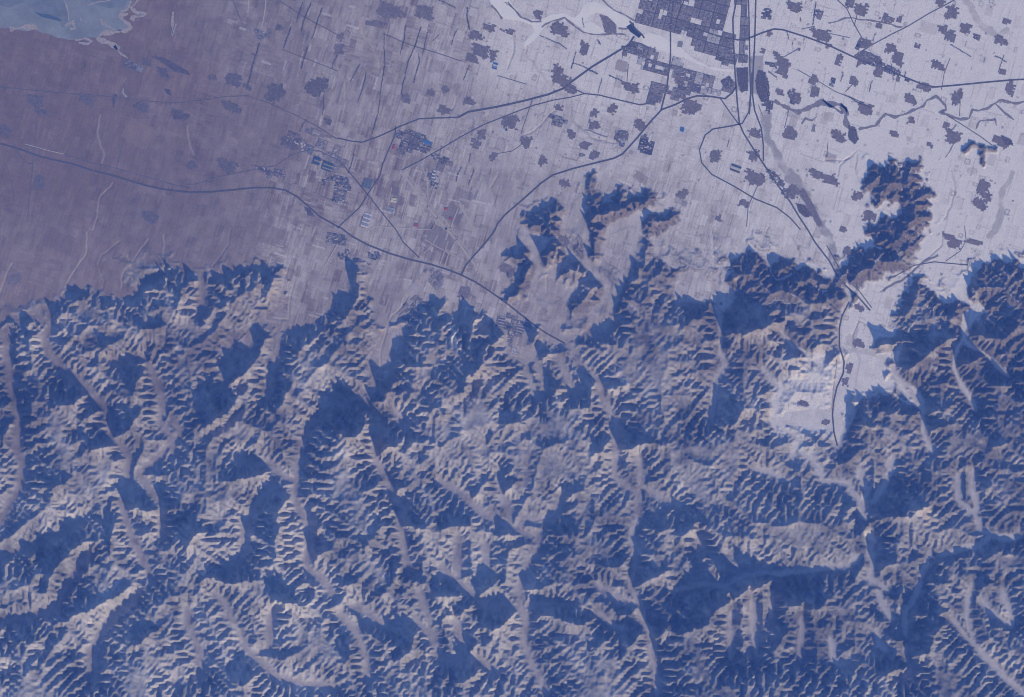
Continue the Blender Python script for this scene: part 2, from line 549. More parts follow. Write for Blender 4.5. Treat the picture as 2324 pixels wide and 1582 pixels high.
def distmap(fix, n):
    d = np.where(fix, 0.0, 99.0)
    for _ in range(n):
        p = np.pad(d, 1, mode='edge')
        q = np.minimum(np.minimum(p[:-2, 1:-1], p[2:, 1:-1]), np.minimum(p[1:-1, :-2], p[1:-1, 2:]))+1
        q2 = np.minimum(np.minimum(p[:-2, :-2], p[2:, 2:]), np.minimum(p[2:, :-2], p[:-2, 2:]))+1.414
        d = np.minimum(d, np.minimum(q, q2))
    return d
def erode(z, Ht, fixed, fz, step, n, K, blr, pull, U, un, rounds=10):
    N = z.size; ny, nx = z.shape
    for it in range(n):
        rec, dist = flow(z); rec[fixed.ravel()] = np.arange(N)[fixed.ravel()]
        A = area(rec, N, rounds)*step*step
        root = rec == np.arange(N)
        c = K*np.sqrt(A)/(dist*step)
        b_ = np.where(root, 0.0, c/(1+c)); a_ = np.where(root, z.ravel(), z.ravel()/(1+c))
        r = rec
        for _ in range(rounds):
            a_ = a_+b_*a_[r]; b_ = b_*b_[r]; r = r[r]
        z = a_.reshape(ny, nx)
        z = z+U*(~fixed)*un+pull*(Ht-blur(z, blr, 2))
        z = np.where(fixed, fz, np.maximum(z, fz))
    return z, A.reshape(ny, nx)
z = None
for step, n, K, blr, pull, nz, U in ((7.2, 40, 0.03, 2, 0.07, 0.8, 0.12), (3.6, 16, 0.035, 2, 0.10, 0.20, 0.04), (1.8, 12, 0.05, 2, 0.13, 0.18, 0.045)):
    nx, ny, gx, gy = axes(step); m, v = mask_at(step); b = basez(gx, gy)
    Ht = resize(Hbig, nx, ny)
    dm = np.minimum(distmap((~m) | v, int(130/step)+1)*step, 120); edge0 = np.clip(dm/12, 0, 1)
    Ht = np.maximum(Ht, np.where(m, b+0.046*dm+0.3*edge0, b))
    bad = badlands(step); Ht = np.where(bad, np.maximum(Ht, b+0.1+0.3*np.clip(distmap(~bad, int(24/step)+1)*step/16, 0, 1)), Ht)
    lone = bad & ~(inpoly(MOUNTAINS, gx, gy) | crestmask(step)); dl = np.clip(distmap(~lone, int(30/step)+1)*step/8, 0, 1)
    Ht = np.where(lone, Ht*(1-dl)+np.minimum(Ht, b+0.22+0.18*vnoise(nx, ny, 60, 2, 31))*dl, Ht)
    low = np.zeros((ny, nx), bool)
    for p_ in LOWS: low |= inpoly(p_, gx+6*np.sin(gy*.12), gy+6*np.sin(gx*.11))
    lw = np.clip(distmap(~low, int(40/step)+1)*step/22, 0, 1)
    Ht = Ht*(1-lw)+np.minimum(Ht, b+0.55+0.25*vnoise(nx, ny, 60, 2, 33))*lw
    dm2 = np.clip(distmap(~m, int(40/step))*step/26.0, 0.0, 1)
    edge = np.clip(dm/7.0, 0, 1)*np.clip((Ht-b)/2.2, 0.0, 1)
    z = Ht.copy() if z is None else resize(z, nx, ny)
    if step < 7: Ht = 0.65*z+0.35*Ht
    z = z+nz*rng.random(z.shape)*m*np.where(lone | low, 0.35, 1.0)
    un = np.clip(1+0.4*vnoise(nx, ny, 14, 4, 3), 0.2, 2)*edge*(0.4+0.6*dm2)*np.where(lone, 0.6, 1.0)*(1-0.4*lw)
    z, A = erode(z, Ht, (~m) | v, b, step, n, K, blr, pull, U, un)
STEP = 1.8; LOWW = lw
L_ = blur(z, 4, 2); M_ = blur(z, 1, 1); z = b+1.06*(L_-b)+0.6*(M_-L_)+0.45*(z-M_)
z = np.where(m, z, np.minimum(z, b+0.02))

# ------------------------------------------------------------------ what the ground is made of (albedo per vertex)
NX, NY, GX, GY = nx, ny, gx, gy
def rot(x, y, a=16.0):
    c, s_ = math.cos(math.radians(a)), math.sin(math.radians(a))
    return x*c+y*s_, -x*s_+y*c
def sub(pts, pad):
    d = np.array(pts); x0, y0 = d.min(0)-pad; x1, y1 = d.max(0)+pad
    i0, i1 = int(np.clip((x0-X0)/STEP, 0, NX-1)), int(np.clip((x1-X0)/STEP+2, 1, NX))
    j0, j1 = int(np.clip((y0-Y0)/STEP, 0, NY-1)), int(np.clip((y1-Y0)/STEP+2, 1, NY))
    return slice(j0, j1), slice(i0, i1)
def distline(pts, pad):
    sl = sub(pts, pad); sx, sy = GX[sl], GY[sl]; best = np.full(sx.shape, 1e9)
    for (ax, ay), (bx_, by) in zip(pts[:-1], pts[1:]):
        vx, vy = bx_-ax, by-ay; L2 = vx*vx+vy*vy+1e-9
        t = np.clip(((sx-ax)*vx+(sy-ay)*vy)/L2, 0, 1)
        best = np.minimum(best, np.hypot(sx-ax-t*vx, sy-ay-t*vy))
    return sl, best
def idw(ctrl, p=2.6):
    cx = np.linspace(X0, X1, 160); cyy = np.linspace(Y0, Y1, 112); xx, yy = np.meshgrid(cx, cyy)
    num = 0; den = 0
    for x, y, v_ in ctrl:
        w_ = 1/(((xx-x)**2+(yy-y)**2)/1e4+0.15)**p; num = num+w_*v_; den = den+w_
    return resize(num/den, NX, NY)
def nums(s): return [tuple(float(q) for q in t.split(',')) for t in s.split()]
n1 = vnoise(NX, NY, 30, 5, 21); n2 = vnoise(NX, NY, 160, 3, 22); n3 = vnoise(NX, NY, 8, 4, 23); nf = rng.standard_normal((NY, NX))
snow_p = idw(nums('''0,150,0 200,300,0 400,200,.03 600,100,.16 600,300,.08 800,100,.26 740,450,.28 850,300,.27 1000,100,.45 1000,300,.42 1000,500,.33
900,600,.36 1180,100,.85 1200,300,.62 1150,450,.45 1400,200,.92 1400,330,.72 1350,500,.5 1500,450,.62 1600,350,.78 1600,550,.6 1750,100,1 1800,300,.93
1750,450,.8 1700,620,.66 2000,200,1 2200,300,1 2200,500,.98 2150,650,.95 1950,300,1 1950,560,.97 1980,740,.9 1850,900,.85 1250,700,.36 1000,700,.34
760,700,.22 500,560,.12 300,560,.05 100,600,.08 1150,800,.34 1400,650,.45 100,400,0 400,400,.03 250,60,0 880,180,.3 700,600,.3'''))
snow_m = 0.85*idw(nums('''350,1400,.34 100,1150,.27 100,850,.12 300,800,.15 600,700,.16 600,900,.22 1000,1050,.36 1100,1300,.30 1400,1250,.16 1400,850,.16 1700,1000,.16 1500,1450,.14
1900,1300,.15 2200,1400,.14 2200,900,.03 2050,450,.05 1850,700,.06 1700,850,.12 1800,950,.75 600,1400,.38 900,1350,.32 1250,500,.25 1450,600,.12 2300,1000,.02
1950,1000,.15 300,1200,.30 2180,1150,.15 850,800,.2 1000,850,.16 1640,1050,.2 800,1150,.3 1840,880,.7 1250,1050,.28 2100,700,.2'''))
ru, rv = rot(GX, GY)
cu = np.floor(ru/17+0.35*np.sin(rv/60)); cv = np.floor(rv/26+0.6*np.sin(cu*1.7))
def hsh(a, b_, k): 
    q = np.sin(a*12.9898+b_*78.233+k*37.7)*43758.5453; return q-np.floor(q)
cell = hsh(cu, cv, 1)-0.5; cell2 = hsh(np.floor(ru/60), np.floor(rv/75), 2)-0.5
turn = hsh(np.floor(ru/60), np.floor(rv/75), 3) > 0.85
su = np.where(turn, rv, ru)
stripe = (hsh(np.floor(su/3.1), cu+cv*7, 4)-0.5)
edgeu = np.minimum((ru/17) % 1, 1-(ru/17) % 1) < 0.07
edgev = np.minimum((rv/26+0.6*np.sin(cu*1.7)) % 1, 1-(rv/26+0.6*np.sin(cu*1.7)) % 1) < 0.05
fieldw = np.clip(1.2-np.abs(snow_p-0.5), 0, 1)
stripe2 = hsh(np.floor(su/7.3), cu*3+cv, 8)-0.5
edge_ = (edgeu | edgev)
odd = np.where(hsh(cu, cv, 9) > 0.93, -0.30, 0.0)*hsh(cu, cv, 10)
amp = (0.25+0.85*np.clip(1.25-np.abs(snow_p-0.45)*2.1, 0, 1))*np.clip(snow_p*4, 0.3, 1)
blk = 0.5+0.5*np.clip(n3+0.6, 0, 1.6)
sp = snow_p*1.0+blk*amp*(0.20*cell+0.10*cell2+0.20*stripe+0.10*stripe2)+(0.06*n1+0.05*n2)*np.clip(snow_p*3, 0.25, 1)+odd*np.clip(snow_p*1.5, 0, 1)-0.22*edge_*(hsh(cu, cv, 5) > 0.6)*np.clip(snow_p*1.6, 0.12, 1)
sp = np.clip(sp+0.07*np.clip((snow_p-.8)*5, 0, 1), 0, 1)
SOIL = np.array([0.235, 0.165, 0.135]); SNOW = np.array([0.84, 0.81, 0.83]); ROCK = np.array([0.200, 0.172, 0.158]); DARK = np.array([0.13, 0.105, 0.10]); GRAVEL = np.array([0.50, 0.44, 0.39])
soil = SOIL*(1+0.05*n3[..., None]+0.12*cell[..., None]+0.10*cell2[..., None]+0.14*stripe[..., None]+0.06*stripe2[..., None]+0.06*n2[..., None]-0.12*(edge_*(hsh(cu, cv, 6) > 0.6))[..., None])
alb_p = soil*(1-sp[..., None])+SNOW*sp[..., None]
dzy, dzx = np.gradient(z, STEP*S); slope = np.sqrt(dzx**2+dzy**2)
relief = np.clip((z-b)/1.0, 0, 1)*m
badm = blur(badlands(STEP).astype(float), 3, 2)
sm = np.clip(snow_m+0.10*n1+0.10*n2+0.35*snow_m*np.clip(0.45-slope, -0.5, 0.5), 0, 1)
right = np.clip((GX-1500)/500, 0, 1)*np.clip((1100-GY)/300, 0, 1)
sm = np.clip(sm+right*np.clip((0.22-slope)*4.0, -0.05, 0.75)*np.clip(1.3-relief*0.0-np.clip((z-b)/6, 0, .8), 0, 1), 0, 1)           # snow lies on the gentle ground only
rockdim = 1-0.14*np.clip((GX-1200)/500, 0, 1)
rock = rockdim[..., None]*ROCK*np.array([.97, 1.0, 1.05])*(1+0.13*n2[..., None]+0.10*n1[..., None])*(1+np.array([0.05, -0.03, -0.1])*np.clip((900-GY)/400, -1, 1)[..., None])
sm = np.clip(sm+LOWW*np.clip((snow_p-0.5)*1.2, 0, .5)*np.clip(1.3-slope*4, -.2, 1), 0, 1)
sm = np.clip(sm+badm*(snow_p*1.0-0.15)*np.clip(1.25-slope*5.0, -0.3, 1), 0, 1)
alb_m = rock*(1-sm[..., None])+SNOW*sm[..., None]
wash = np.clip((np.log(A+1)-8.3)/2.2, 0, 1)*m                                  # gravel along the larger streams
alb_m = alb_m*(1-0.55*wash[..., None])+GRAVEL*0.55*wash[..., None]
k = np.clip(blur(m.astype(float), 2, 1)*1.6-0.3+0.25*n2, 0, 1)*np.clip(relief*1.3+0.25, 0, 1)
ALB = alb_p*(1-k[..., None])+alb_m*k[..., None]
def paint(sl, wgt, col):
    c_ = np.array(col); ALB[sl] = ALB[sl]*(1-wgt[..., None])+c_*wgt[..., None]
for i_v, pts in enumerate(VP):                                                                 # pale gravel beds
    sl, d = distline(pts, 14); wd = 2.7+1.6*n1[sl]+n2[sl]
    paint(sl, np.clip((wd-d)/2.5, 0, 1)*(0.12 if i_v in (0, 1, 2, 3, 4) or float(np.mean([q_[0] for q_ in pts])) < 500 else 0.30), GRAVEL*(1+0.15*n2[sl][..., None])*0.85)
def poly_paint(s, col, wgt=0.8, soft=2):
    pts = P(s); sl = sub(pts, 10); mk = inpoly(pts, GX[sl]+3*n2[sl], GY[sl]+3*n1[sl]).astype(float)
    paint(sl, blur(mk, soft//2, 1)*wgt, np.array(col)*(1+0.06*n2[sl][..., None]))
def rect(t, cx, cy, w_, h, a=16.0):
    (x, y), = TP(t, [(cx, cy)]); w_ *= ZS; h *= ZS; c, s_ = math.cos(math.radians(a)), math.sin(math.radians(a))
    return [(x+c*u-s_*v_, y+s_*u+c*v_) for u, v_ in ((-w_/2, -h/2), (w_/2, -h/2), (w_/2, h/2), (-w_/2, h/2))]
for t, cx, cy, w_, h, a, col, wg in [
    ('D', 400, 100, 220, 130, 25, (.20, .15, .13), .5), ('D', 1880, 70, 200, 130, 20, (.20, .15, .13), .5), ('A', 1230, 380, 100, 70, 10, (.19, .14, .13), .5),
    ('A', 1240, 450, 90, 90, 30, (.18, .14, .14), .4), ('A', 1130, 500, 90, 50, 40, (.15, .13, .14), .5), ('A', 980, 740, 110, 150, 5, (.2, .14, .12), .45), ('A', 270, 1260, 70, 110, 8, (.17, .13, .13), .45),
    ('B', 2080, 1220, 100, 60, 30, (.28, .22, .2), .6), ('B', 1950, 450, 80, 70, 16, (.3, .24, .23), .7), ('C', 1070, 1090, 80, 60, 16, (.28, .23, .22), .6),
    ('C', 1060, 800, 70, 60, 5, (.45, .4, .4), .5), ('B', 860, 1360, 130, 110, 25, (.24, .19, .18), .55), ('B', 800, 1470, 120, 120, 35, (.2, .155, .15), .65), ('E', 700, 90, 230, 150, 30, (.2, .155, .15), .65),
    ('E', 620, 190, 90, 60, 30, (.2, .155, .15), .5), ('B', 590, 1120, 220, 120, 20, (.26, .2, .19), .4), ('B', 350, 1290, 110, 90, 16, (.27, .21, .19), .4), ('B', 430, 1380, 60, 60, 16, (.19, .15, .15), .6),
    ('B', 390, 1310, 60, 60, 16, (.19, .15, .15), .6), ('E', 370, 380, 170, 260, 5, (.28, .22, .2), .35), ('C', 820, 790, 90, 50, 16, (.45, .4, .4), .5), ('C', 1740, 190, 120, 80, 16, (.5, .45, .43), .4), ('C', 2040, 1170, 60, 40, 16, (.5, .45, .43), .5),
    ('A', 690, 700, 60, 70, 0, (.3, .21, .16), .4), ('A', 1600, 1400, 160, 90, 20, (.36, .29, .25), .35), ('A', 950, 920, 200, 160, 30, (.34, .26, .2), .4), ('A', 1010, 1310, 140, 50, 15, (.36, .29, .25), .4),
    ('C', 1620, 1060, 120, 90, 12, (.7, .66, .63), .5), ('C', 560, 510, 100, 260, -4, (.22, .19, .2), .55), ('C', 460, 540, 90, 160, 0, (.2, .17, .18), .55)]:
    pts = rect(t, cx, cy, w_, h, a); sl = sub(pts, 8); paint(sl, inpoly(pts, GX[sl]+2.0*n2[sl], GY[sl]+2.0*n1[sl])*wg, col)
# specks, walled yards, hedges and snow-filled strips too small to be things
rs = random.Random(99); free = (~m) & (k < 0.1)
def small(n, lo, hi, wr, hr, cols, wg, hollow=0.0):
    for _ in range(n*4):
        if n <= 0: break
        x, y = rs.uniform(0, 2324), rs.uniform(0, 800); i_, j_ = int((x-X0)/STEP), int((y-Y0)/STEP)
        if not free[j_, i_] or not (lo <= snow_p[j_, i_] <= hi): continue
        n -= 1; w_, h_ = rs.uniform(*wr)/ZS, rs.uniform(*hr)/ZS
        if rs.random() < .4: w_, h_ = h_, w_
        q_ = [(x+(px-0)*1.0, y+(py-0)*1.0) for px, py in [((p_[0]), (p_[1])) for p_ in rect('A', 0, 0, w_, h_, 16+rs.uniform(-4, 4))]]
        sl = sub(q_, 4); mk = inpoly(q_, GX[sl], GY[sl]).astype(float)
        if rs.random() < hollow:
            cx_, cy2 = x, y; q2_ = [(cx_+(a_-cx_)*.55, cy2+(b2-cy2)*.55) for a_, b2 in q_]; mk = mk*(1-.9*inpoly(q2_, GX[sl], GY[sl]))
        paint(sl, mk*rs.uniform(*wg), rs.choice(cols))
DK = [(.2, .17, .18), (.26, .21, .21), (.15, .13, .15), (.33, .27, .26)]
small(420, .5, 1, (2, 6), (2, 7), DK, (.35, .8), .25)
small(90, .6, 1, (7, 15), (7, 14), DK, (.3, .6), .8)
small(260, .35, 1, (1.5, 2.3), (14, 60), DK, (.18, .45))
small(240, .15, .7, (1.6, 5), (10, 34), [(.75, .72, .73), (.66, .62, .62), (.58, .52, .5)], (.25, .6))
small(260, .1, .6, (1.6, 6), (8, 40), DK, (.25, .55))
small(160, 0, .15, (1.8, 8), (8, 40), [(.17, .125, .11), (.19, .15, .14), (.34, .27, .22)], (.15, .4))
# the white tailings fan, quarries and salt crust
for s_, col, wg in [('E 770,690 800,695 812,700 818,770 832,842 812,846 790,800 760,830 775,770 730,810 778,740', (.84, .82, .78), .9), ('E 632,562 650,560 695,638 682,642', (.8, .77, .72), .8),
                    ('G 1600,1190 1640,1190 1680,1340 1610,1330 1590,1250', (.72, .68, .62), .6), ('I 1640,420 1760,380 1750,500 1710,540 1650,470', (.62, .54, .47), .5), ('I 1290,560 1340,540 1370,635 1300,600', (.75, .7, .65), .7),
                    ('I 2240,1090 2330,1130 2330,1170 2220,1130', (.7, .66, .62), .6), ('E 1640,650 1800,600 1900,560 1940,640 1760,700 1680,760', (.5, .42, .38), .35), ('F 380,300 440,330 430,370 390,380', (.6, .5, .42), .5),
                    ('F 1140,850 1300,870 1440,930 1560,1080 1700,1180 1730,1290 1600,1190 1480,1100 1300,1120 1230,1300 1130,1500 1092,1400 1100,1100', (.84, .81, .83), .55), ('F 640,1280 700,1100 860,1010 1000,950 1130,920 1130,1480 1000,1450 860,1400 700,1420', (.80, .77, .78), .4),
                    ('H 2020,1080 2090,1110 2110,1180 2040,1150', (.6, .55, .5), .5)]:
    poly_paint(s_, col, wg)
# dry washes, gullies and ditches of the plain: thin lines cut a little into the ground
CUTS = [P(l) for l in '''D 1130,60 1120,160 1125,250 1180,400
D 830,110 700,200 680,260 710,370 690,460
D 1020,90 960,180 900,270 850,330 840,420
D 880,200 900,300 920,400
D 1590,20 1575,130 1520,210 1440,310
D 1680,200 1690,290 1740,370 1760,480
D 90,260 40,350 0,480
D 320,590 130,630 60,650
D 1060,300 1120,290 1200,360 1230,460
D 600,50 590,200 480,350 400,520
D 850,260 860,330 960,350 970,460
D 1990,480 2020,390 1960,300
D 1990,480 1990,640 1880,640
F 790,60 840,130 860,200
F 240,0 260,130 270,300
F 640,0 600,120 560,180
F 1840,60 1830,130 1750,200 1650,300 1500,400 1400,440
F 1810,360 1850,430 1880,520
F 1240,640 1380,720 1480,750
F 1250,650 1220,760 1215,830
C 1190,1090 1130,1140 1110,1200
C 1240,1040 1160,1110 1040,1100
C 1900,1170 1930,1300 1900,1420 1850,1500
C 1250,1060 1240,1180 1280,1280 1400,1340
C 1150,640 1300,700
B 1600,700 1610,810 1680,880 1740,950 1830,960 1950,990
B 1500,760 1400,850 1330,920 1280,940
B 1300,300 1290,380 1370,470 1440,550 1500,620
B 1210,240 1210,330 1170,470
B 800,620 810,720 770,800
B 1080,1420 1060,1300 1110,1180
B 1760,1200 1720,1300 1740,1500
B 1880,1170 1900,1230 1990,1270 2100,1350
E 1620,0 1530,130 1450,300 1440,450
E 440,830 400,900 380,960
E 300,1040 290,900 330,700 360,640 480,480
A 690,800 680,950 710,1060 700,1120
A 870,540 840,620 880,680
A 780,1260 700,1340 680,1430 640,1580
A 1290,880 1300,960 1330,1070
A 1120,620 1200,760 1250,830
B 150,150 190,270 260,350 290,480
B 0,460 40,560 60,680'''.split('\n')]
for i, pts in enumerate(CUTS):
    pts = [tuple(q) for q in dens(pts, 6, 1.3)]
    sl, d = distline(pts, 8)
    z[sl] -= (1-k[sl])*0.30*np.clip(1-d/2.6, 0, 1)
    paint(sl, np.clip((3.6-d)/2.5, 0, 1)*(0.30 if i % 3 else 0.38), GRAVEL*(0.55 if i % 3 == 1 else 1.05))
# wide stony river beds seen grey through thin snow
for s_, wd, col, wg in [('C 620,790 620,880 640,980 700,1080 770,1180 840,1270 900,1350 960,1430 1000,1520 1020,1580 F 1040,40 1080,200 1120,330', 13, (.34, .31, .32), .8),
                        ('C 1990,0 2060,90 2130,180 2200,250 2290,220', 11, (.40, .36, .36), .55), ('C 2324,1180 2260,1300 2230,1450 2200,1580 F 2220,10 2150,80', 9, (.36, .33, .34), .6),
                        ('B 1560,650 1600,790 1590,850', 8, (.42, .38, .37), .5), ('E 1420,700 1600,810 1660,930 1760,1060', 8, (.36, .32, .31), .5), ('B 60,0 130,110 190,260', 5, (.5, .43, .4), .4),
                        ('A 1720,0 1720,90 1790,190 1830,260', 9, (.5, .43, .4), .35), ('F 1140,850 1250,860 1380,880 1500,980 1600,1100 1700,1230', 6, (.42, .38, .38), .5), ('F 1250,700 1230,800 1270,940 1200,1230', 3.5, (.4, .36, .36), .5),
                        ('F 2050,300 2060,500 2000,650', 7, (.5, .46, .46), .5), ('F 250,330 290,560 320,700', 6, (.5, .44, .4), .5), ('H 2030,830 2015,940 2080,1060', 5, (.44, .39, .37), .5), ('H 2080,1060 2110,1180 2160,1280 2180,1450 2200,1600', 9, (.46, .42, .41), .55), ('H 1300,850 1245,940 1270,1080 1290,1200 1290,1320 1340,1500', 7, (.46, .41, .39), .5), ('F 1500,1000 1600,1120 1680,1230 1710,1330 1720,1420', 7, (.6, .56, .55), .55), ('I 1490,50 1460,120 1440,250 1370,320 1300,370 1270,450 1340,540 1370,630', 3.5, (.6, .54, .5), .5), ('I 650,850 830,850 930,830 1100,800 1200,790', 3.5, (.55, .5, .46), .5), ('E 300,700 320,850 290,1000 250,1120', 11, (.44, .37, .33), .5), ('B 480,1220 620,1400 750,1580 E 830,110 910,210', 5, (.42, .36, .35), .5)]:
    pts = [tuple(q) for q in dens(P(s_), 8, 1.5)]
    sl, d = distline(pts, wd*2.2); e = wd*(1+0.35*n1[sl]+0.2*n2[sl])
    paint(sl, np.clip((e-d)/2.5, 0, 1)*wg*np.clip(0.8+0.5*n2[sl], 0, 1), col)
ALB = np.clip(ALB*(1+0.05*nf[..., None]), 0.02, 0.9)

# ------------------------------------------------------------------ helpers
COL = sc.collection
def tag(o, label=None, cat=None, group=None, kind=None):
    if label: o['label'] = label
    if cat: o['category'] = cat
    if group: o['group'] = group
    if kind: o['kind'] = kind
    return o
def mesh_from(name, V, F, mat, attr=None, smooth=False):
    """V (n,3) array, F list/array of quads or polygons; attr = colour per vertex"""
    me = bpy.data.meshes.new(name)
    V = np.asarray(V, dtype=np.float32)
    if isinstance(F, np.ndarray):
        nf_, kk = F.shape
        me.vertices.add(len(V)); me.vertices.foreach_set('co', V.ravel())
        me.loops.add(nf_*kk); me.loops.foreach_set('vertex_index', F.astype(np.int32).ravel())
        me.polygons.add(nf_); me.polygons.foreach_set('loop_start', np.arange(0, nf_*kk, kk, dtype=np.int32))
        me.update(calc_edges=True)
    else:
        me.from_pydata([tuple(v_) for v_ in V.tolist()], [], F); me.update()
    if attr is not None:
        a_ = me.attributes.new('albedo', 'FLOAT_COLOR', 'POINT')
        c4 = np.ones((len(V), 4), np.float32); c4[:, :3] = attr; a_.data.foreach_set('color', c4.ravel())
    me.polygons.foreach_set('use_smooth', np.full(len(me.polygons), bool(smooth)))
    if mat: me.materials.append(mat)
    return me
def obj(name, me, parent=None):
    o = bpy.data.objects.new(name, me); COL.objects.link(o)
    if parent is not None: o.parent = parent
    return o
def material(name, color=None, attr=False, nscale=1.0, namp=0.1, rough=0.95, bump=0.0, bscale=2.0, scale2=None):
    mt = bpy.data.materials.new(name); mt.use_nodes = True; n = mt.node_tree; N_ = n.nodes; L_ = n.links
    bs = N_['Principled BSDF']; bs.inputs['Roughness'].default_value = rough; bs.inputs['Specular IOR Level'].default_value = 0.12
    tc = N_.new('ShaderNodeNewGeometry')
    nz = N_.new('ShaderNodeTexNoise'); nz.inputs['Scale'].default_value = nscale; nz.inputs['Detail'].default_value = 6; nz.inputs['Roughness'].default_value = 0.65
    L_.new(tc.outputs['Position'], nz.inputs['Vector'])
    mr = N_.new('ShaderNodeMapRange'); mr.inputs['From Min'].default_value = 0.3; mr.inputs['From Max'].default_value = 0.7
    mr.inputs['To Min'].default_value = 1-namp; mr.inputs['To Max'].default_value = 1+namp; mr.clamp = False
    L_.new(nz.outputs['Fac'], mr.inputs['Value'])
    mx = N_.new('ShaderNodeVectorMath'); mx.operation = 'SCALE'
    if attr:
        at = N_.new('ShaderNodeAttribute'); at.attribute_name = 'albedo'; L_.new(at.outputs['Color'], mx.inputs[0])
    else:
        rgb = N_.new('ShaderNodeRGB'); rgb.outputs[0].default_value = (*color, 1); L_.new(rgb.outputs[0], mx.inputs[0])
    L_.new(mr.outputs[0], mx.inputs['Scale']); L_.new(mx.outputs[0], bs.inputs['Base Color'])
    if bump:
        n2_ = N_.new('ShaderNodeTexNoise'); n2_.inputs['Scale'].default_value = bscale; n2_.inputs['Detail'].default_value = 5
        L_.new(tc.outputs['Position'], n2_.inputs['Vector'])
        bp = N_.new('ShaderNodeBump'); bp.inputs['Strength'].default_value = 1.0; bp.inputs['Distance'].default_value = bump
        L_.new(n2_.outputs['Fac'], bp.inputs['Height']); L_.new(bp.outputs[0], bs.inputs['Normal'])
    return mt
M_ground = material('earth_and_snow', attr=True, nscale=1.6, namp=0.17, bump=0.20, bscale=2.3)
M_built = material('roofs_and_yards', attr=True, nscale=2.5, namp=0.18)
M_road = material('asphalt', (0.12, 0.108, 0.115), nscale=1.2, namp=0.25)
M_lane = material('worn_lane', (0.17, 0.145, 0.145), nscale=.6, namp=0.35)
M_paleroad = material('dusty_road', (0.50, 0.44, 0.40), nscale=1.2, namp=0.2)
M_tree = material('bare_trees', (0.115, 0.095, 0.085), nscale=3.0, namp=0.35)
M_ice = material('snowy_ice', (0.90, 0.88, 0.90), nscale=0.12, namp=0.05)
M_water = material('dark_water', (0.045, 0.05, 0.08), nscale=0.5, namp=0.1, rough=0.5)
M_frost = material('frosty_river_bed', (0.27, 0.24, 0.26), nscale=0.8, namp=0.35)

# ------------------------------------------------------------------ ground (one sheet out to the horizon), haze
V = np.stack([wx(GX), wy(GY), z], -1).reshape(-1, 3)
I = np.arange(NX*NY).reshape(NY, NX)
F = np.stack([I[1:, :-1], I[1:, 1:], I[:-1, 1:], I[:-1, :-1]], -1).reshape(-1, 4)
colr = ALB.reshape(-1, 3)
ring = np.concatenate([I[0, :-1], I[:-1, -1], I[-1, ::-1][:-1], I[::-1, 0][:-1]])
nr = len(ring); ctr = np.array([wx((X0+X1)/2), wy((Y0+Y1)/2)])
outer = V[ring].copy()
d = outer[:, :2]-ctr; big = 7500/np.max(np.abs(d), axis=1)
outer[:, :2] = ctr+d*big[:, None]; outer[:, 2] *= 0.3
n0 = len(V); V = np.concatenate([V, outer]); colr = np.concatenate([colr, colr[ring]])
q = np.arange(nr); q2 = (q+1) % nr
F = np.concatenate([F, np.stack([ring[q], ring[q2], n0+q2, n0+q], -1)])
gm = mesh_from('ground', V, F, M_ground, colr, smooth=True)
g = obj('ground', gm); tag(g, kind='structure')
zmin = float(V[:, 2].min())
def hz(x, y):
    i = np.clip((np.asarray(x)-X0)/STEP, 0, NX-1.001); j = np.clip((np.asarray(y)-Y0)/STEP, 0, NY-1.001)
    i0 = i.astype(int); j0 = j.astype(int); fx = i-i0; fy = j-j0
    return z[j0, i0]*(1-fx)*(1-fy)+z[j0, i0+1]*fx*(1-fy)+z[j0+1, i0]*(1-fx)*fy+z[j0+1, i0+1]*fx*fy
hm = bpy.data.materials.new('air'); hm.use_nodes = True; hn = hm.node_tree; hn.nodes.clear()
ho = hn.nodes.new('ShaderNodeOutputMaterial'); pv = hn.nodes.new('ShaderNodeVolumePrincipled')
pv.inputs['Color'].default_value = HAZE_COL; pv.inputs['Density'].default_value = HAZE_DEN; pv.inputs['Absorption Color'].default_value = (1, 1, 1, 1)
pv.inputs['Anisotropy'].default_value = 0.0
hn.links.new(pv.outputs[0], ho.inputs['Volume'])
a_ = 8200.0; zb = zmin-1.0; zt = 3560.0
Vh = [(-a_, -a_, zb), (a_, -a_, zb), (a_, a_, zb), (-a_, a_, zb), (-a_, -a_, zt), (a_, -a_, zt), (a_, a_, zt), (-a_, a_, zt)]
Fh = [(3, 2, 1, 0), (4, 5, 6, 7), (0, 1, 5, 4), (1, 2, 6, 5), (2, 3, 7, 6), (3, 0, 4, 7)]
tag(obj('haze', mesh_from('haze', Vh, Fh, hm)), kind='stuff')

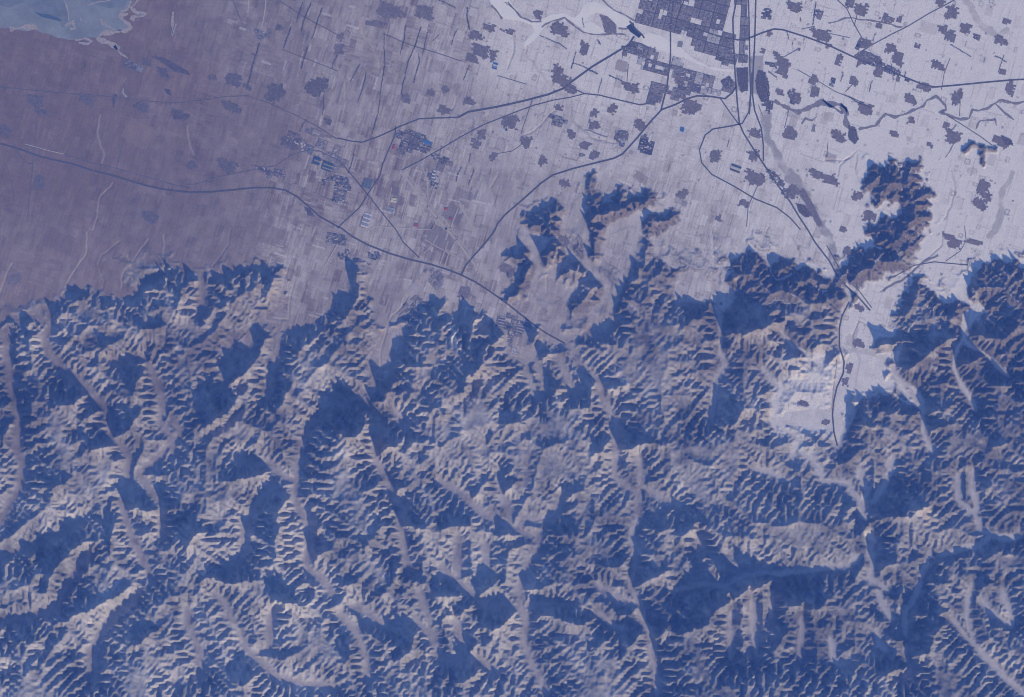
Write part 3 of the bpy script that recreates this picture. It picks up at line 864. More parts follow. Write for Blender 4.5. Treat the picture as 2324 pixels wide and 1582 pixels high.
# ------------------------------------------------------------------ roads, railways, rivers, lake: sheets and low banks laid on the ground
def pad(P_):
    """let a line that ends on the picture's edge run on a little way"""
    return P_
def ribbon(name, pts, width, mat, lift=0.05, skirt=0.12, jit=0.0, label=None, cat=None, kind='structure', group=None, wob_=0.0, step=5.0, attr=None):
    p = dens(pts, step, wob_)
    n_ = len(p); t = np.gradient(p, axis=0); t /= np.maximum(np.linalg.norm(t, axis=1), 1e-6)[:, None]
    nrm = np.stack([-t[:, 1], t[:, 0]], 1)
    width = width*(0.85 if mat in (M_road,) else 1.0); hw = 0.5*width/S*np.ones(n_)
    if jit: hw = hw*(1+jit*np.array([wob(x*2.1, y*2.3, 1.3) for x, y in p])*0.4)
    hw = np.maximum(hw, 0.15*width/S)[:, None]
    Lp = p+nrm*hw; Rp = p-nrm*hw
    zc = np.maximum(hz(p[:, 0], p[:, 1]), np.maximum(hz(Lp[:, 0], Lp[:, 1]), hz(Rp[:, 0], Rp[:, 1])))+lift
    rows = [np.stack([wx(q_[:, 0]), wy(q_[:, 1]), zz], 1) for q_, zz in ((Lp+nrm*skirt/S*0.6, zc-skirt), (Lp, zc), (Rp, zc), (Rp-nrm*skirt/S*0.6, zc-skirt))]
    Vr = np.stack(rows, 1).reshape(-1, 3)
    Fr = []
    for i in range(n_-1):
        for k_ in range(3):
            a = i*4+k_; Fr.append((a, a+4, a+5, a+1))
    o = obj(name, mesh_from(name, Vr, np.array(Fr), mat)); tag(o, label, cat, group, kind)
    return o
from mathutils.geometry import tessellate_polygon
from mathutils import Vector
def sheet(name, pts, mat, lift=0.06, wb=1.5, kind='structure', label=None, cat=None, attr=None):
    p = dens(pts+[pts[0]], 4, wb)[:-1]
    tri = tessellate_polygon([[Vector((x, y, 0)) for x, y in p]])
    zz = float(np.max(hz(p[:, 0], p[:, 1])))+lift if len(p) else lift
    Vs = np.stack([wx(p[:, 0]), wy(p[:, 1]), np.full(len(p), zz)], 1)
    Fs = []
    for a, b_, c in tri:
        ax, ay = Vs[a][:2]; bx2, by2 = Vs[b_][:2]; cx2, cy2 = Vs[c][:2]
        Fs.append((a, b_, c) if (bx2-ax)*(cy2-ay)-(by2-ay)*(cx2-ax) > 0 else (a, c, b_))
    n_ = len(Vs); lo = Vs.copy(); lo[:, 2] -= 0.15; Vs = np.concatenate([Vs, lo])
    area_ = sum(Vs[i][0]*Vs[(i+1) % n_][1]-Vs[(i+1) % n_][0]*Vs[i][1] for i in range(n_))
    for i in range(n_):
        j = (i+1) % n_; Fs.append((i, n_+i, n_+j, j) if area_ > 0 else (j, n_+j, n_+i, i))
    o = obj(name, mesh_from(name, Vs, Fs, mat)); tag(o, label, cat, None, kind); return o
# salt lake
M_lake = material('salty_ice', (0.265, 0.29, 0.31), nscale=0.10, namp=0.22, rough=0.6)
nt_ = M_lake.node_tree
M_lake2 = material('darker_lake_ice', (0.21, 0.235, 0.27), nscale=0.12, namp=0.25, rough=0.6)
M_salt = material('salt_crust', (0.42, 0.37, 0.35), nscale=0.8, namp=0.35)
sheet('lake', P('M -119,-99 300,-99 A 905,0 895,60 845,100 870,160 905,205 810,215 705,235 675,270 600,255 560,265 450,275 350,245 250,205 180,210 80,195 0,200 M -119,60'), M_lake, 0.06, 1.2)
sheet('deep_lake_ice', P('A -60,-100 170,-60 440,-60 455,60 480,130 430,200 400,150 330,95 240,85 170,20 60,45 -50,30 M -60,0'), M_lake2, 0.09, 1.0)
sheet('deep_lake_ice', P('A 600,-60 880,-60 860,40 760,60 640,25'), M_lake2, 0.09, 1.0)
sheet('open_water', P('A 232,84 330,96 400,122 435,150 360,135 280,108'), material('lake_lead', (.10, .14, .21), nscale=1, namp=.1), 0.12, 0.6)
for s_, wd_, jt in [('A 960,-20 930,25 905,50 940,85 1000,100 985,115 920,112 910,140', 2.6, .7), ('A 885,95 845,100 830,120 860,150 885,170 905,190 870,213 800,222 700,228 665,270 700,280 750,290 790,310 825,335', 3.0, .8),
                   ('A 900,0 880,60 830,78', 1.6, .6), ('A 520,272 580,262 630,285 600,303 540,292', 1.8, .6), ('A 70,202 150,185 230,172 250,190 180,205', 2.6, .9), ('A 450,180 500,150 520,190 480,200', 2.2, .9), ('A 690,125 700,165 715,150', 1.6, .5), ('A 550,120 560,145', 1.6, .5),
                   ('A 445,0 460,60 475,140', .9, .4), ('A 790,310 830,370 880,402', 1.6, .7), ('A 850,600 845,640 870,670', 1.4, .5), ('A 720,170 800,210 830,215', 1.0, .4), ('A 1190,80 1185,240 1210,170', 1.8, .9), ('A 600,40 650,20 760,5', 1, .5)]:
    ribbon('salt_crust', P(s_), wd_*.7, M_salt, 0.11, 0.05, jt, wob_=0.8, step=4)
# frozen reservoir and the pool below the dam
sheet('frozen_reservoir', P('B 1020,-60 1150,-60 1175,0 1230,60 1290,125 1390,142 1470,100 1560,90 1630,122 1665,75 1695,22 1760,10 1830,25 1900,70 1985,120 2030,158 1985,190 1925,185 1880,135 1790,88 1740,98 1700,150 1690,205 1620,155 1540,130 1470,155 1405,200 1365,260 1300,310 1275,330 1285,290 1350,215 1330,170 1230,135 1130,132 1085,75 1050,10'), M_ice, 0.07, 0.9)
sheet('frozen_reservoir', P('B 2080,250 2140,222 2220,238 2280,285 2324,300 C 60,352 150,418 230,462 330,468 400,470 400,492 260,482 150,440 60,395 0,382 B 2310,380 2250,352 2150,325 2095,300'), M_ice, 0.07, 0.7)
sheet('frozen_reservoir', P('B 1695,155 1740,150 1800,180 1830,215 1800,235 1700,225 1685,190'), M_ice, 0.075, 0.6)
sheet('open_water', P('B 1985,182 2035,155 2048,200 2088,245 2070,264 2012,218'), M_water, 0.10, 0.3)
ribbon('dam', P('B 2010,148 2050,200 2095,240 2110,262'), 0.9, M_road, 0.25, 0.2)
for s_, wd_ in [('B 1060,30 1100,90 1130,130', 1.0), ('B 1170,20 1260,110 1330,150 1400,150', .9), ('B 1930,190 2000,195', .9), ('B 1700,225 1800,238 1920,232 1985,240', .8), ('B 1400,190 1470,150 1560,120 1640,190 1700,230', 1.0), ('B 1830,0 1900,70 2000,115 2060,150', .8)]:
    ribbon('reservoir_bank', P(s_), wd_, M_frost, 0.10, 0.08, .5, wob_=0.8)
RIV = [('C 690,690 740,720 790,760 850,775 920,745 1000,715 1080,710 1140,715 1165,760 1180,850 1210,920 1230,990', 2.6, .7),
       ('C 1140,715 1170,740 1190,800', 1.3, .4), ('C 2420,700 2324,700 2230,700 2160,730 2090,765 2050,762 2032,815 1960,822 1890,800 1820,772 1858,760 1862,722 1800,675 1740,690 1710,730 1640,760 1560,790 1500,805 1455,785 1410,830 1380,860 1320,865 1260,890', 1.25, .7),
       ('C 2324,830 2250,760 2200,720', 1.0, .6), ('C 2060,880 2100,830 2200,810 2220,860', .9, .5), ('B 1860,935 1700,900', .6, .4), ('B 1160,210 1120,190', 1.2, .4),
       ('C 1060,160 1170,130 1280,125 1400,155 1570,185', .8, .5), ('C 640,490 700,530', .8, .4), ('C 1010,690 1120,760 1150,780', 1.2, .6), ('C 870,850 900,810 950,820 980,800', 1, .6), ('C 940,900 960,850', 1.8, .6),
       ('C 1930,860 1900,900 1930,980 1860,1080', .8, .5), ('F 1430,440 1550,370 1640,310 1720,230 1800,200', 1.2, .5)]
for s_, wd_, jt in RIV: ribbon('river', P(s_), wd_, M_frost, 0.07, 0.06, jt, wob_=1.4, step=4)
# motorways and railways (low dark banks), lesser roads
ROADS = [('motorway', 1.05, 'M -100,310 A 0,988 130,1025 280,1080 500,1130 640,1175 800,1215 960,1265 1100,1300 1300,1325 1450,1322 1600,1308 1750,1292 1860,1292 1960,1308 2040,1350 2110,1410 2200,1490 2324,1560 E 20,10 100,70 200,125 350,185 500,230 640,262 760,300 850,335 950,385 1050,450 1150,520 1250,600 1320,655 1380,700 1450,745 1560,805'),
         ('motorway', 1.0, 'E 850,335 880,270 940,200 1020,110 1080,30 B 1100,1540 1150,1480 1300,1350 1400,1260 1480,1205 1620,1160 1780,1120 1900,1090 1960,1060 2060,950 2150,840 2230,755 2324,720 C 80,680 150,660 250,665 340,680 390,640 420,590'),
         ('motorway', .9, 'M 1716,-90 C 553,0 545,300 535,480 530,650 545,760 590,880 605,1000 605,1110'),
         ('motorway', .95, 'M 1680,-90 C 420,0 395,130 400,300 410,500 425,700 440,850 470,920 540,1030 620,1150 700,1270 790,1390 850,1490 910,1580 F 960,110 1060,240 1130,370 1190,425 1270,500 1340,580'),
         ('railway', .75, 'M 1701,-90 C 503,0 508,200 512,450 516,650 505,770 460,850 380,868 260,888 205,930 165,1030 180,1120 250,1200 400,1280 550,1370 700,1430 790,1500 860,1580'),
         ('railway', .6, 'C 525,500 520,650 510,790'),
         ('railway', .7, 'C 310,680 380,780 440,860'),
         ('railway', .95, 'F 1195,520 1145,620 1128,700 1128,830 1160,930 1155,1010 1110,1110 1085,1220 1080,1300 1090,1420 1113,1510'),
         ('railway', .55, 'F 1040,130 1150,330 1260,440 1350,560'),
         ('main_road', 1.2, 'B 2040,250 2000,310 1900,370 1750,460 1620,555 1550,610 1450,650 1300,690 1100,735 900,770 830,808'), ('main_road', .7, 'B 830,808 700,812 560,818 430,870 370,900 280,940 170,980 80,970 0,950'),
         ('main_road', .6, 'B 1700,645 1600,670 1480,690 1350,725 1200,780 1000,860 850,940 700,1030 560,1110 440,1170'),
         ('main_road', .7, 'B 1600,600 1700,645 1800,655 1900,680 2080,722 2150,710'),
         ('main_road', .95, 'C 0,185 150,200 300,250 430,275 500,265 600,225 680,200 740,205 900,255 1050,310 1200,380 1300,425 1450,475 1600,540 1700,580 1780,600 1950,585 2150,565 2324,550 2420,545'),
         ('main_road', .55, 'C 1230,385 1350,310 1480,240 1600,180 1750,90 1920,0 2010,-60'), ('main_road', .55, 'C 1050,-60 1180,60 1220,150 1300,290'),
         ('main_road', .65, 'B 400,870 395,930 350,1030 310,1130 290,1210 230,1300 150,1430 50,1520 0,1570'),
         ('main_road', .65, 'B 0,1090 100,1210 200,1330 300,1460 400,1580 E 450,110 560,215'),
         ('main_road', .5, 'A -60,600 0,600 200,620 400,640 700,660 900,685 1050,700 1200,710 1400,690 1550,665 1700,660 1850,710 2050,800 2200,880 2324,960'),
         ('main_road', .5, 'A 170,1000 400,1050 600,1115 800,1160 1000,1215 1230,1285 1350,1265 1500,1220 1730,1170 1900,1140 2000,1070 2100,1035 2200,1040 2324,1100'),
         ('country_road', .4, 'A 100,990 130,1060 150,1090 200,1125 225,1130 235,1000 255,830'), ('country_road', .4, 'A 225,1130 210,1290 190,1500'), ('country_road', .4, 'A 40,1130 80,1250 100,1400'),
         ('main_road', .95, 'M 1785,-90 B 2310,0 2290,200 2290,400 2265,600 2225,755'), ('main_road', .7, 'C 60,0 0,150'), ('country_road', .5, 'C 1880,800 1960,850 2100,940 2180,1000'), ('main_road', .6, 'F 1500,350 1640,270 1780,245 1880,255 2030,268'),
         ('country_road', .4, 'A 1600,0 1640,100 1680,190'), ('country_road', .4, 'A 1940,340 2100,400 2324,490'), ('country_road', .5, 'A 1930,10 2100,120 2324,240'), ('country_road', .45, 'B 310,230 500,310 700,370 850,420'),
         ('country_road', .4, 'B 1100,520 1300,580'), ('country_road', .4, 'C 1250,100 1230,180'), ('country_road', .35, 'C 1060,230 1200,260'), ('country_road', .4, 'C 1000,570 1100,630 1300,710'), ('country_road', .4, 'C 840,480 1000,570'),
         ('country_road', .4, 'C 1160,640 1200,600 1240,560'), ('country_road', .35, 'C 1830,620 1850,500 1890,400'), ('country_road', .35, 'C 1960,690 1955,800'), ('country_road', .4, 'C 730,400 840,340'), ('country_road', .4, 'C 2220,500 2260,380'),
         ('country_road', .35, 'C 750,880 780,760'), ('country_road', .35, 'C 570,720 600,800'), ('country_road', .35, 'F 1990,0 2000,100 1960,170 1860,240'), ('country_road', .35, 'A 860,950 820,1080 800,1160'), ('country_road', .35, 'B 1330,950 1200,1040 1080,1060'),
         ('country_road', .35, 'C 1050,980 1040,1080'), ('country_road', .4, 'D 2324,110 2200,330'), ('country_road', .35, 'B 2000,440 1990,560'), ('country_road', .35, 'B 1340,680 1290,830 1260,920'), ('country_road', .4, 'C 560,1290 500,1420 490,1560'), ('country_road', .4, 'C 870,200 960,180')]
for nm, wd_, s_ in ROADS:
    ribbon(nm, P(s_), wd_, M_road if wd_ > .56 else M_lane, 0.10 if wd_ > .6 else 0.07, 0.10, 0.0, step=6)
for nm, wd_, s_ in [('dry_canal', 1.1, 'B 440,1185 520,1290 600,1400 700,1520 750,1580 E 740,10 830,110 900,210 1020,365'), ('dry_canal', .5, 'B 475,1190 560,1300 650,1420 750,1530 E 770,0 860,120 920,200'), ('runway', 1.3, 'B 838,1400 870,1460 930,1565'),
                    ('farm_track', .45, 'B 370,1290 350,1400 330,1500'), ('farm_track', .45, 'B 485,1320 460,1450 440,1520'), ('farm_track', .5, 'B 570,1370 545,1500'), ('farm_track', .5, 'E 200,40 245,0 B 640,1580 670,1530'), ('farm_track', .5, 'E 600,90 700,150 800,200 870,230'),
                    ('farm_track', .5, 'E 690,60 640,140 590,190'), ('farm_track', .5, 'E 760,100 700,270'), ('farm_track', .5, 'E 830,60 760,200 730,280'), ('farm_track', .55, 'B 830,1430 770,1580'), ('farm_track', .5, 'B 640,1580 700,1470'),
                    ('farm_track', .45, 'A 170,990 330,1035 440,1060'), ('farm_track', .5, 'A 1830,0 1820,90 1800,190'), ('farm_track', .6, 'A 1710,0 1705,90'), ('farm_track', .45, 'E 630,290 590,350'), ('farm_track', .5, 'H 1500,440 1420,490 1330,515 1260,500 1250,530 1300,560 1370,600'),
                    ('farm_track', .5, 'D 2324,120 2260,230 2200,330'), ('farm_track', .5, 'F 1120,880 1090,1100 1075,1260'), ('farm_track', .5, 'B 610,1440 660,1300 680,1260'), ('farm_track', .45, 'B 570,1120 610,1220 620,1380')]:
    ribbon(nm, P(s_), wd_, M_paleroad, 0.09, 0.08, 0.2, step=6)

# ------------------------------------------------------------------ settlements
class Boxes:
    def __init__(s): s.V = []; s.F = []; s.C = []; s.n = 0
    def box(s, x, y, w_, d_, h, a, col, z0=None):
        """x, y in map coordinates; w, d, h in scene units; a = turn in degrees (map sense)"""
        X, Y = wx(x), wy(y); zb_ = (float(hz(x, y)) if z0 is None else z0)
        c, n_ = math.cos(math.radians(-a)), math.sin(math.radians(-a))
        P4 = [(X+c*u-n_*v_, Y+n_*u+c*v_) for u, v_ in ((-w_/2, -d_/2), (w_/2, -d_/2), (w_/2, d_/2), (-w_/2, d_/2))]
        for zz in (zb_-0.12, zb_+h): s.V += [(p_[0], p_[1], zz) for p_ in P4]
        b_ = s.n; s.F += [(b_+4, b_+5, b_+6, b_+7), (b_, b_+1, b_+5, b_+4), (b_+1, b_+2, b_+6, b_+5), (b_+2, b_+3, b_+7, b_+6), (b_+3, b_, b_+4, b_+7)]
        s.C += [col]*8; s.n += 8
    def quad(s, x, y, w_, d_, h, a, col):
        X, Y = wx(x), wy(y); zb_ = float(hz(x, y)); c, n_ = math.cos(math.radians(-a)), math.sin(math.radians(-a))
        s.V += [(X+c*u-n_*v_, Y+n_*u+c*v_, zb_+h) for u, v_ in ((-w_/2, -d_/2), (w_/2, -d_/2), (w_/2, d_/2), (-w_/2, d_/2))]
        s.F += [(s.n, s.n+1, s.n+2, s.n+3)]; s.C += [col]*4; s.n += 4
    def build(s, name, parent=None, mat=None):
        return obj(name, mesh_from(name, s.V, np.array(s.F), mat or M_built, np.array(s.C)), parent) if s.n else None
R = random.Random(5)
def mixc(a, b_, t): return tuple(a[i]*(1-t)+b_[i]*t for i in range(3))
YARD = (.235, .195, .20); ROOFS = [(.22, .175, .17), (.27, .21, .19), (.16, .135, .14), (.34, .30, .30), (.46, .43, .43), (.13, .115, .12)]
LAND = [((120, 60), 'the salt lake'), ((1438, 68), 'the dark pool at the dam'), ((1600, 70), 'the big city'), ((2060, 430), 'the lone dark mountain'), ((1590, 350), 'the railway loop'),
        ((2130, 195), 'the long road\'s sharp bend'), ((1050, 610), 'the motorway junction'), ((1030, 770), 'the white tailings fan'), ((1910, 850), 'the railway valley'), ((1340, 50), 'the frozen reservoir'),
        ((800, 390), 'the factory town'), ((1300, 200), 'the road fork village'), ((1930, 640), 'the mountain gap'), ((620, 430), 'the motorway\'s low bend'), ((940, 310), 'the small red roof'), ((2230, 430), 'the village chain'), ((1700, 230), 'the grey river wood'),
        ((2150, 255), 'the meandering river'), ((340, 230), 'the thin upper-left road'), ((1340, 370), 'the highway to the hills'), ((1220, 540), 'the small hills'), ((1870, 310), 'the forked river')]
VILL = []     # collected first, labelled together below
def describe(x, y, w_, h, items_key):
    best = min(LAND, key=lambda l: math.hypot(l[0][0]-x, l[0][1]-y)); dx, dy = x-best[0][0], y-best[0][1]; d_ = math.hypot(dx, dy)
    if d_ < 14: dr = 'beside'
    elif abs(dx) > 2.2*abs(dy): dr = 'right of' if dx > 0 else 'left of'
    elif abs(dy) > 2.2*abs(dx): dr = 'below' if dy > 0 else 'above'
    else: dr = ('lower ' if dy > 0 else 'upper ')+('right of' if dx > 0 else 'left of')
    return best[1], dr, d_
def outline_cells(cx, cy, w_, h, a, cell, jag, seed):
    """ragged patch of cells on a turned grid"""
    r = random.Random(seed); nu, nv = max(2, int(w_/cell/2*1.3)), max(2, int(h/cell/2*1.3)); c, s_ = math.cos(math.radians(a)), math.sin(math.radians(a))
    ph = [r.uniform(0, 6.3) for _ in range(12)]; out = []
    for i in range(-nu, nu+1):
        for j in range(-nv, nv+1):
            u, v_ = i/nu*1.3, j/nv*1.3
            rad = (abs(u)**3.5+abs(v_)**3.5)**(1/3.5)
            uq, vq = round(u*2.2)/2.2, round(v_*2.2)/2.2
            nz_ = math.sin(uq*2.9+vq*1.3+ph[0])+math.sin(vq*3.3-uq*1.7+ph[1])+.7*math.sin(uq*5.1+ph[2])*math.sin(vq*5.7+ph[3])+.5*math.sin(u*9+v_*4+ph[4])+.4*math.sin(v_*11-u*5+ph[5])
            if rad > 0.90+jag*nz_+r.uniform(-.07, .07): continue
            uu, vv = u*w_/2, v_*h/2; out.append((cx+c*uu-s_*vv, cy+s_*uu+c*vv))
    return out, w_/nu*0.65, h/nv*0.65
def settlement(t, cx, cy, w_, h, kind='village', a=None, tone=1.0, snow=0.0):
    (x, y), = TP(t, [(cx, cy)]); w_ *= ZS; h *= ZS; a = a if a is not None else 16+R.uniform(-5, 5)
    seed = int(cx*7+cy*13+ord(t[0])); cells, du, dv = outline_cells(x, y, w_, h, a, 3.3, 0.125, seed)
    e = bpy.data.objects.new('village', None); COL.objects.link(e); e.location = (wx(x), wy(y), float(hz(x, y)))
    base = Boxes(); hs = Boxes(); r = random.Random(seed+1)
    yard = tuple(q_*tone for q_ in YARD)
    if not cells: cells = [(x, y)]
    for px, py in cells:
        g_ = r.uniform(.84, 1.18); base.quad(px, py, du*S*1.08, dv*S*1.08, 0.07+r.uniform(0, .012), a, tuple(q_*g_ for q_ in yard))
        for _ in range(2):
            if r.random() < .72:
                ox, oy = r.uniform(-.45, .45)*du, r.uniform(-.45, .45)*dv
                col = r.choice(ROOFS) if r.random() > .03 else (.62, .60, .62)
                hs.box(px+ox, py+oy, r.uniform(.25, .6), r.uniform(.12, .22), .07+r.uniform(.05, .09), a+r.uniform(-4, 4), tuple(q_*tone for q_ in col))
    for bx3, nm in ((base, 'yards'), (hs, 'houses')):
        o = bx3.build(nm, e)
        if o: o.matrix_parent_inverse.identity(); o.data.transform(__import__('mathutils').Matrix.Translation(-e.location)); tag(o, kind='stuff')
    VILL.append((e, x, y, w_, h, kind)); return e
V_C = '''815,45,120,80 1275,65,105,90 1200,20,70,70 1460,130,80,60 1820,15,70,60 1900,85,90,110 1840,200,70,60 1893,245,80,90 1995,195,90,80 2070,255,50,40 2240,280,90,60 995,240,150,95 1300,300,90,60
1330,400,170,70 1485,335,90,70 1535,405,80,110 1400,495,65,80 1805,452,90,65 735,435,100,110 740,500,90,60 1125,415,45,80 1230,555,55,70 955,555,65,70 960,635,70,80 1620,682,80,70 1715,600,110,55 1938,668,80,105 1310,750,120,90
820,665,80,90 793,920,95,85 1120,935,110,85 550,918,100,65 275,1075,85,100 540,1225,150,100 805,1325,110,90 980,1205,90,50 1075,1240,120,70 1905,940,120,110 1858,862,50,45 2235,975,110,75 2115,1290,80,110 2095,1400,100,80 2150,1350,70,60
475,1400,80,50 1622,830,50,50 1505,922,60,40 1532,545,25,35 2305,605,60,100 2252,495,45,55 45,1335,90,70 1335,1490,110,70 1250,1350,90,60 945,1175,50,35 1400,178,45,50 1540,132,35,45 100,735,140,110
540,1070,70,80 720,635,60,40 990,100,45,60 650,230,40,45 600,350,35,35 685,370,35,50 1050,318,50,35 2280,150,70,40 1265,435,30,60 1665,315,40,35 850,340,20,20 1750,1000,45,40 30,560,80,60'''.split()
V_B = '''350,75,200,100 270,165,130,45 600,85,140,110 20,255,50,60 985,350,140,100 925,400,90,70 950,245,90,60 1040,190,80,55 1180,215,70,40 1530,200,120,100 1692,335,60,110 1510,490,70,90 1550,555,150,90 1600,615,100,50
740,620,48,55 905,700,85,58 1190,838,120,95 1290,975,80,80 992,925,60,85 950,990,65,60 1410,1112,65,70 1890,750,60,75 1770,778,55,55 1760,862,85,60 2080,860,75,85 2015,600,110,70 1605,925,60,60 1700,1000,80,50 1765,1070,75,60 1560,1260,80,55
1965,930,80,60 440,1035,60,50 1375,100,60,55 470,680,60,70 735,760,90,60 640,640,70,60 1070,380,50,90 10,340,80,90 1070,1080,50,60 1520,740,60,40 1470,800,40,30'''.split()
V_A = '''1610,550,110,90 1700,600,60,40 1465,535,50,40 1890,635,140,130 2170,600,150,110 2210,560,80,60 1590,735,140,70 1240,785,100,50 970,735,110,70 240,690,140,90 280,770,80,50 590,680,90,70 270,1255,65,110 1330,1140,80,60 1560,1140,130,90
1030,1490,120,80 1990,985,120,80 900,455,90,50 1010,435,70,50 1120,500,70,60 1920,190,60,40 785,680,30,60 2260,840,60,40 40,900,80,70'''.split()
for s_ in V_C: settlement('C', *map(float, s_.split(',')))
for s_ in V_B: settlement('B', *map(float, s_.split(',')), tone=.95)
for s_ in V_A: settlement('A', *map(float, s_.split(',')), tone=.74)
for q_ in [('D', 100, 360, 100, 80), ('E', 870, 455, 95, 95), ('E', 1170, 300, 110, 80), ('F', 1265, 560, 65, 50), ('F', 1195, 970, 45, 75), ('F', 1170, 1070, 50, 60), ('F', 1880, 75, 100, 60), ('F', 1920, 120, 100, 60), ('F', 1265, 810, 90, 60), ('E', 1560, 90, 80, 60), ('F', 2060, 110, 140, 35), ('F', 1150, 20, 60, 40), ('F', 1210, 180, 110, 60), ('F', 880, 1220, 70, 40), ('F', 1040, 1350, 60, 40)]:
    settlement(*q_)
SM = lambda w_, h: 'tiny' if w_*h < 350 else 'small' if w_*h < 900 else 'medium-sized' if w_*h < 1900 else 'large'
grp = {}
for it in VILL:
    lm, dr, d_ = describe(it[1], it[2], it[3], it[4], None); grp.setdefault((lm, dr), []).append((d_, it))
ORD = ['nearest', 'second nearest', 'third nearest', 'fourth nearest', 'fifth nearest', 'sixth nearest', 'seventh nearest', 'eighth nearest', 'ninth nearest', 'tenth nearest']
for (lm, dr), L_ in grp.items():
    L_.sort(key=lambda q_: q_[0])
    for i, (d_, it) in enumerate(L_):
        rk = '' if len(L_) == 1 else ', '+ORD[i]+' there'
        shp = 'elongated' if max(it[3], it[4])/min(it[3], it[4]) > 1.6 else 'compact'
        tag(it[0], f"{SM(it[3], it[4])} {shp} dark village {dr} {lm}{rk}", 'village', 'dark villages scattered over the plain')

# towns: parts are the blocks between the streets
def blockroofs(t_):
    return {'city': [(.17, .15, .155), (.24, .20, .20), (.12, .11, .12), (.34, .31, .31), (.50, .48, .49), (.20, .18, .20), (.26, .2, .19)], 'works': [(.18, .16, .17), (.30, .26, .25), (.55, .52, .54), (.12, .11, .13), (.40, .37, .36), (.22, .26, .36)]}[t_]
def town(name, label, cat, polys, a, bu, bv, seed, dens_=.8, kindr='city', yard=(.23, .20, .21), hmin=.08, hmax=.24, skip=0.04, snowp=0.1):
    e = bpy.data.objects.new(name, None); COL.objects.link(e); P0 = [P(s_) for s_ in polys]; allp = np.array(sum(P0, []))
    cx, cy_ = allp.mean(0); e.location = (wx(cx), wy(cy_), 0.0); tag(e, label, cat)
    r = random.Random(seed); c, s_ = math.cos(math.radians(a)), math.sin(math.radians(a)); n_ = int(260/min(bu, bv))+2
    TM = __import__('mathutils').Matrix.Translation(-e.location)
    def inside(x, y):
        for p_ in P0:
            if inpoly(p_, np.array([[x]]), np.array([[y]]))[0, 0]: return True
        return False
    cutsu = [0.0]; 
    while cutsu[-1] < 520: cutsu.append(cutsu[-1]+bu*r.uniform(.7, 1.35))
    cutsv = [0.0]
    while cutsv[-1] < 520: cutsv.append(cutsv[-1]+bv*r.uniform(.7, 1.35))
    roofs = blockroofs(kindr)
    for u0, u1 in zip(cutsu[:-1], cutsu[1:]):
        for v0, v1 in zip(cutsv[:-1], cutsv[1:]):
            um, vm = (u0+u1)/2-260, (v0+v1)/2-260; x, y = cx+c*um-s_*vm, cy_+s_*um+c*vm
            if not inside(x, y) or r.random() < skip: continue
            B_ = Boxes(); Bb = Boxes(); bw, bh = (u1-u0)-r.uniform(1.8, 3.0), (v1-v0)-r.uniform(1.8, 3.0); g_ = r.uniform(.72, 1.4); park = r.random() < snowp*.7
            yc = tuple(q_*g_ for q_ in yard) if not park else (.52, .50, .53)
            sub_ = 3; okc = 0
            for i in range(sub_):
                for j in range(sub_):
                    uu, vv = um+((i+.5)/sub_-.5)*bw, vm+((j+.5)/sub_-.5)*bh; xx, yy = cx+c*uu-s_*vv, cy_+s_*uu+c*vv
                    if not inside(xx, yy) or r.random() < (.06 if kindr == 'city' else .12): continue
                    B_.box(cx+c*(um+((i+.5)/sub_-.5)*(u1-u0))-s_*(vm+((j+.5)/sub_-.5)*(v1-v0)), cy_+s_*(um+((i+.5)/sub_-.5)*(u1-u0))+c*(vm+((j+.5)/sub_-.5)*(v1-v0)), (u1-u0)/sub_*S, (v1-v0)/sub_*S, .045, a, (.13, .115, .13) if kindr == 'city' else tuple(q_*.75 for q_ in yard))
                    okc += 1; k_ = r.uniform(.97, 1.03)
                    B_.box(xx, yy, bw/sub_*S+.02, bh/sub_*S+.02, .06+r.uniform(0, .01), a, tuple(q_*k_ for q_ in yc))
                    m_ = int(bw*bh/sub_/sub_/9*dens_*(0.2 if park else 1))
                    for _ in range(max(1, m_)):
                        o1, o2 = r.uniform(-.45, .45)*bw/sub_, r.uniform(-.45, .45)*bh/sub_; xx2, yy2 = xx+c*o1-s_*o2, yy+s_*o1+c*o2
                        if kindr == 'works' and r.random() < .25: ww, dd = r.uniform(.6, 1.6), r.uniform(.3, .7)
                        else: ww, dd = r.uniform(.35, 1.1), r.uniform(.14, .4)
                        if r.random() < .25: ww, dd = dd, ww
                        col = r.choice(roofs); 
                        if r.random() < .008: col = r.choice([(.12, .2, .5), (.42, .14, .12), (.7, .68, .7)])
                        Bb.box(xx2, yy2, ww, dd, .06+r.uniform(hmin, hmax), a+r.uniform(-2, 2), col)
            if okc >= 4 and kindr == 'city':
                for q1 in (-.17, .17) if bw > 24 else (0,):
                    uu = um+q1*bw; B_.box(cx+c*uu-s_*vm, cy_+s_*uu+c*vm, .9*S, bh*S*.98, .079, a, (.14, .13, .145)) if inside(cx+c*uu-s_*vm, cy_+s_*uu+c*vm) else None
            if okc >= 4:
                o = B_.build('city_block', e); o.data.transform(TM)
                o2 = Bb.build('buildings', o)
                if o2: o2.data.transform(TM); tag(o2, kind='stuff')
    return e
town('city', 'big grey city of tight street blocks above the frozen reservoir', 'city', ['B 2040,150 2100,80 2070,0 2090,-160 M 1660,-60 C 415,-140 400,130 405,300 408,440 330,440 250,400 120,330 0,255 B 2290,240 2200,205 2110,205'], 15, 36, 30, 3, 1.1, 'city', (.265, .235, .25))
town('city_quarter', 'narrow eastern strip of the city between two straight north-south lines', 'city', ['C 415,-140 500,-140 500,440 412,440'], 3, 24, 26, 4, .6, 'city', (.28, .25, .265), skip=.12, snowp=.25)
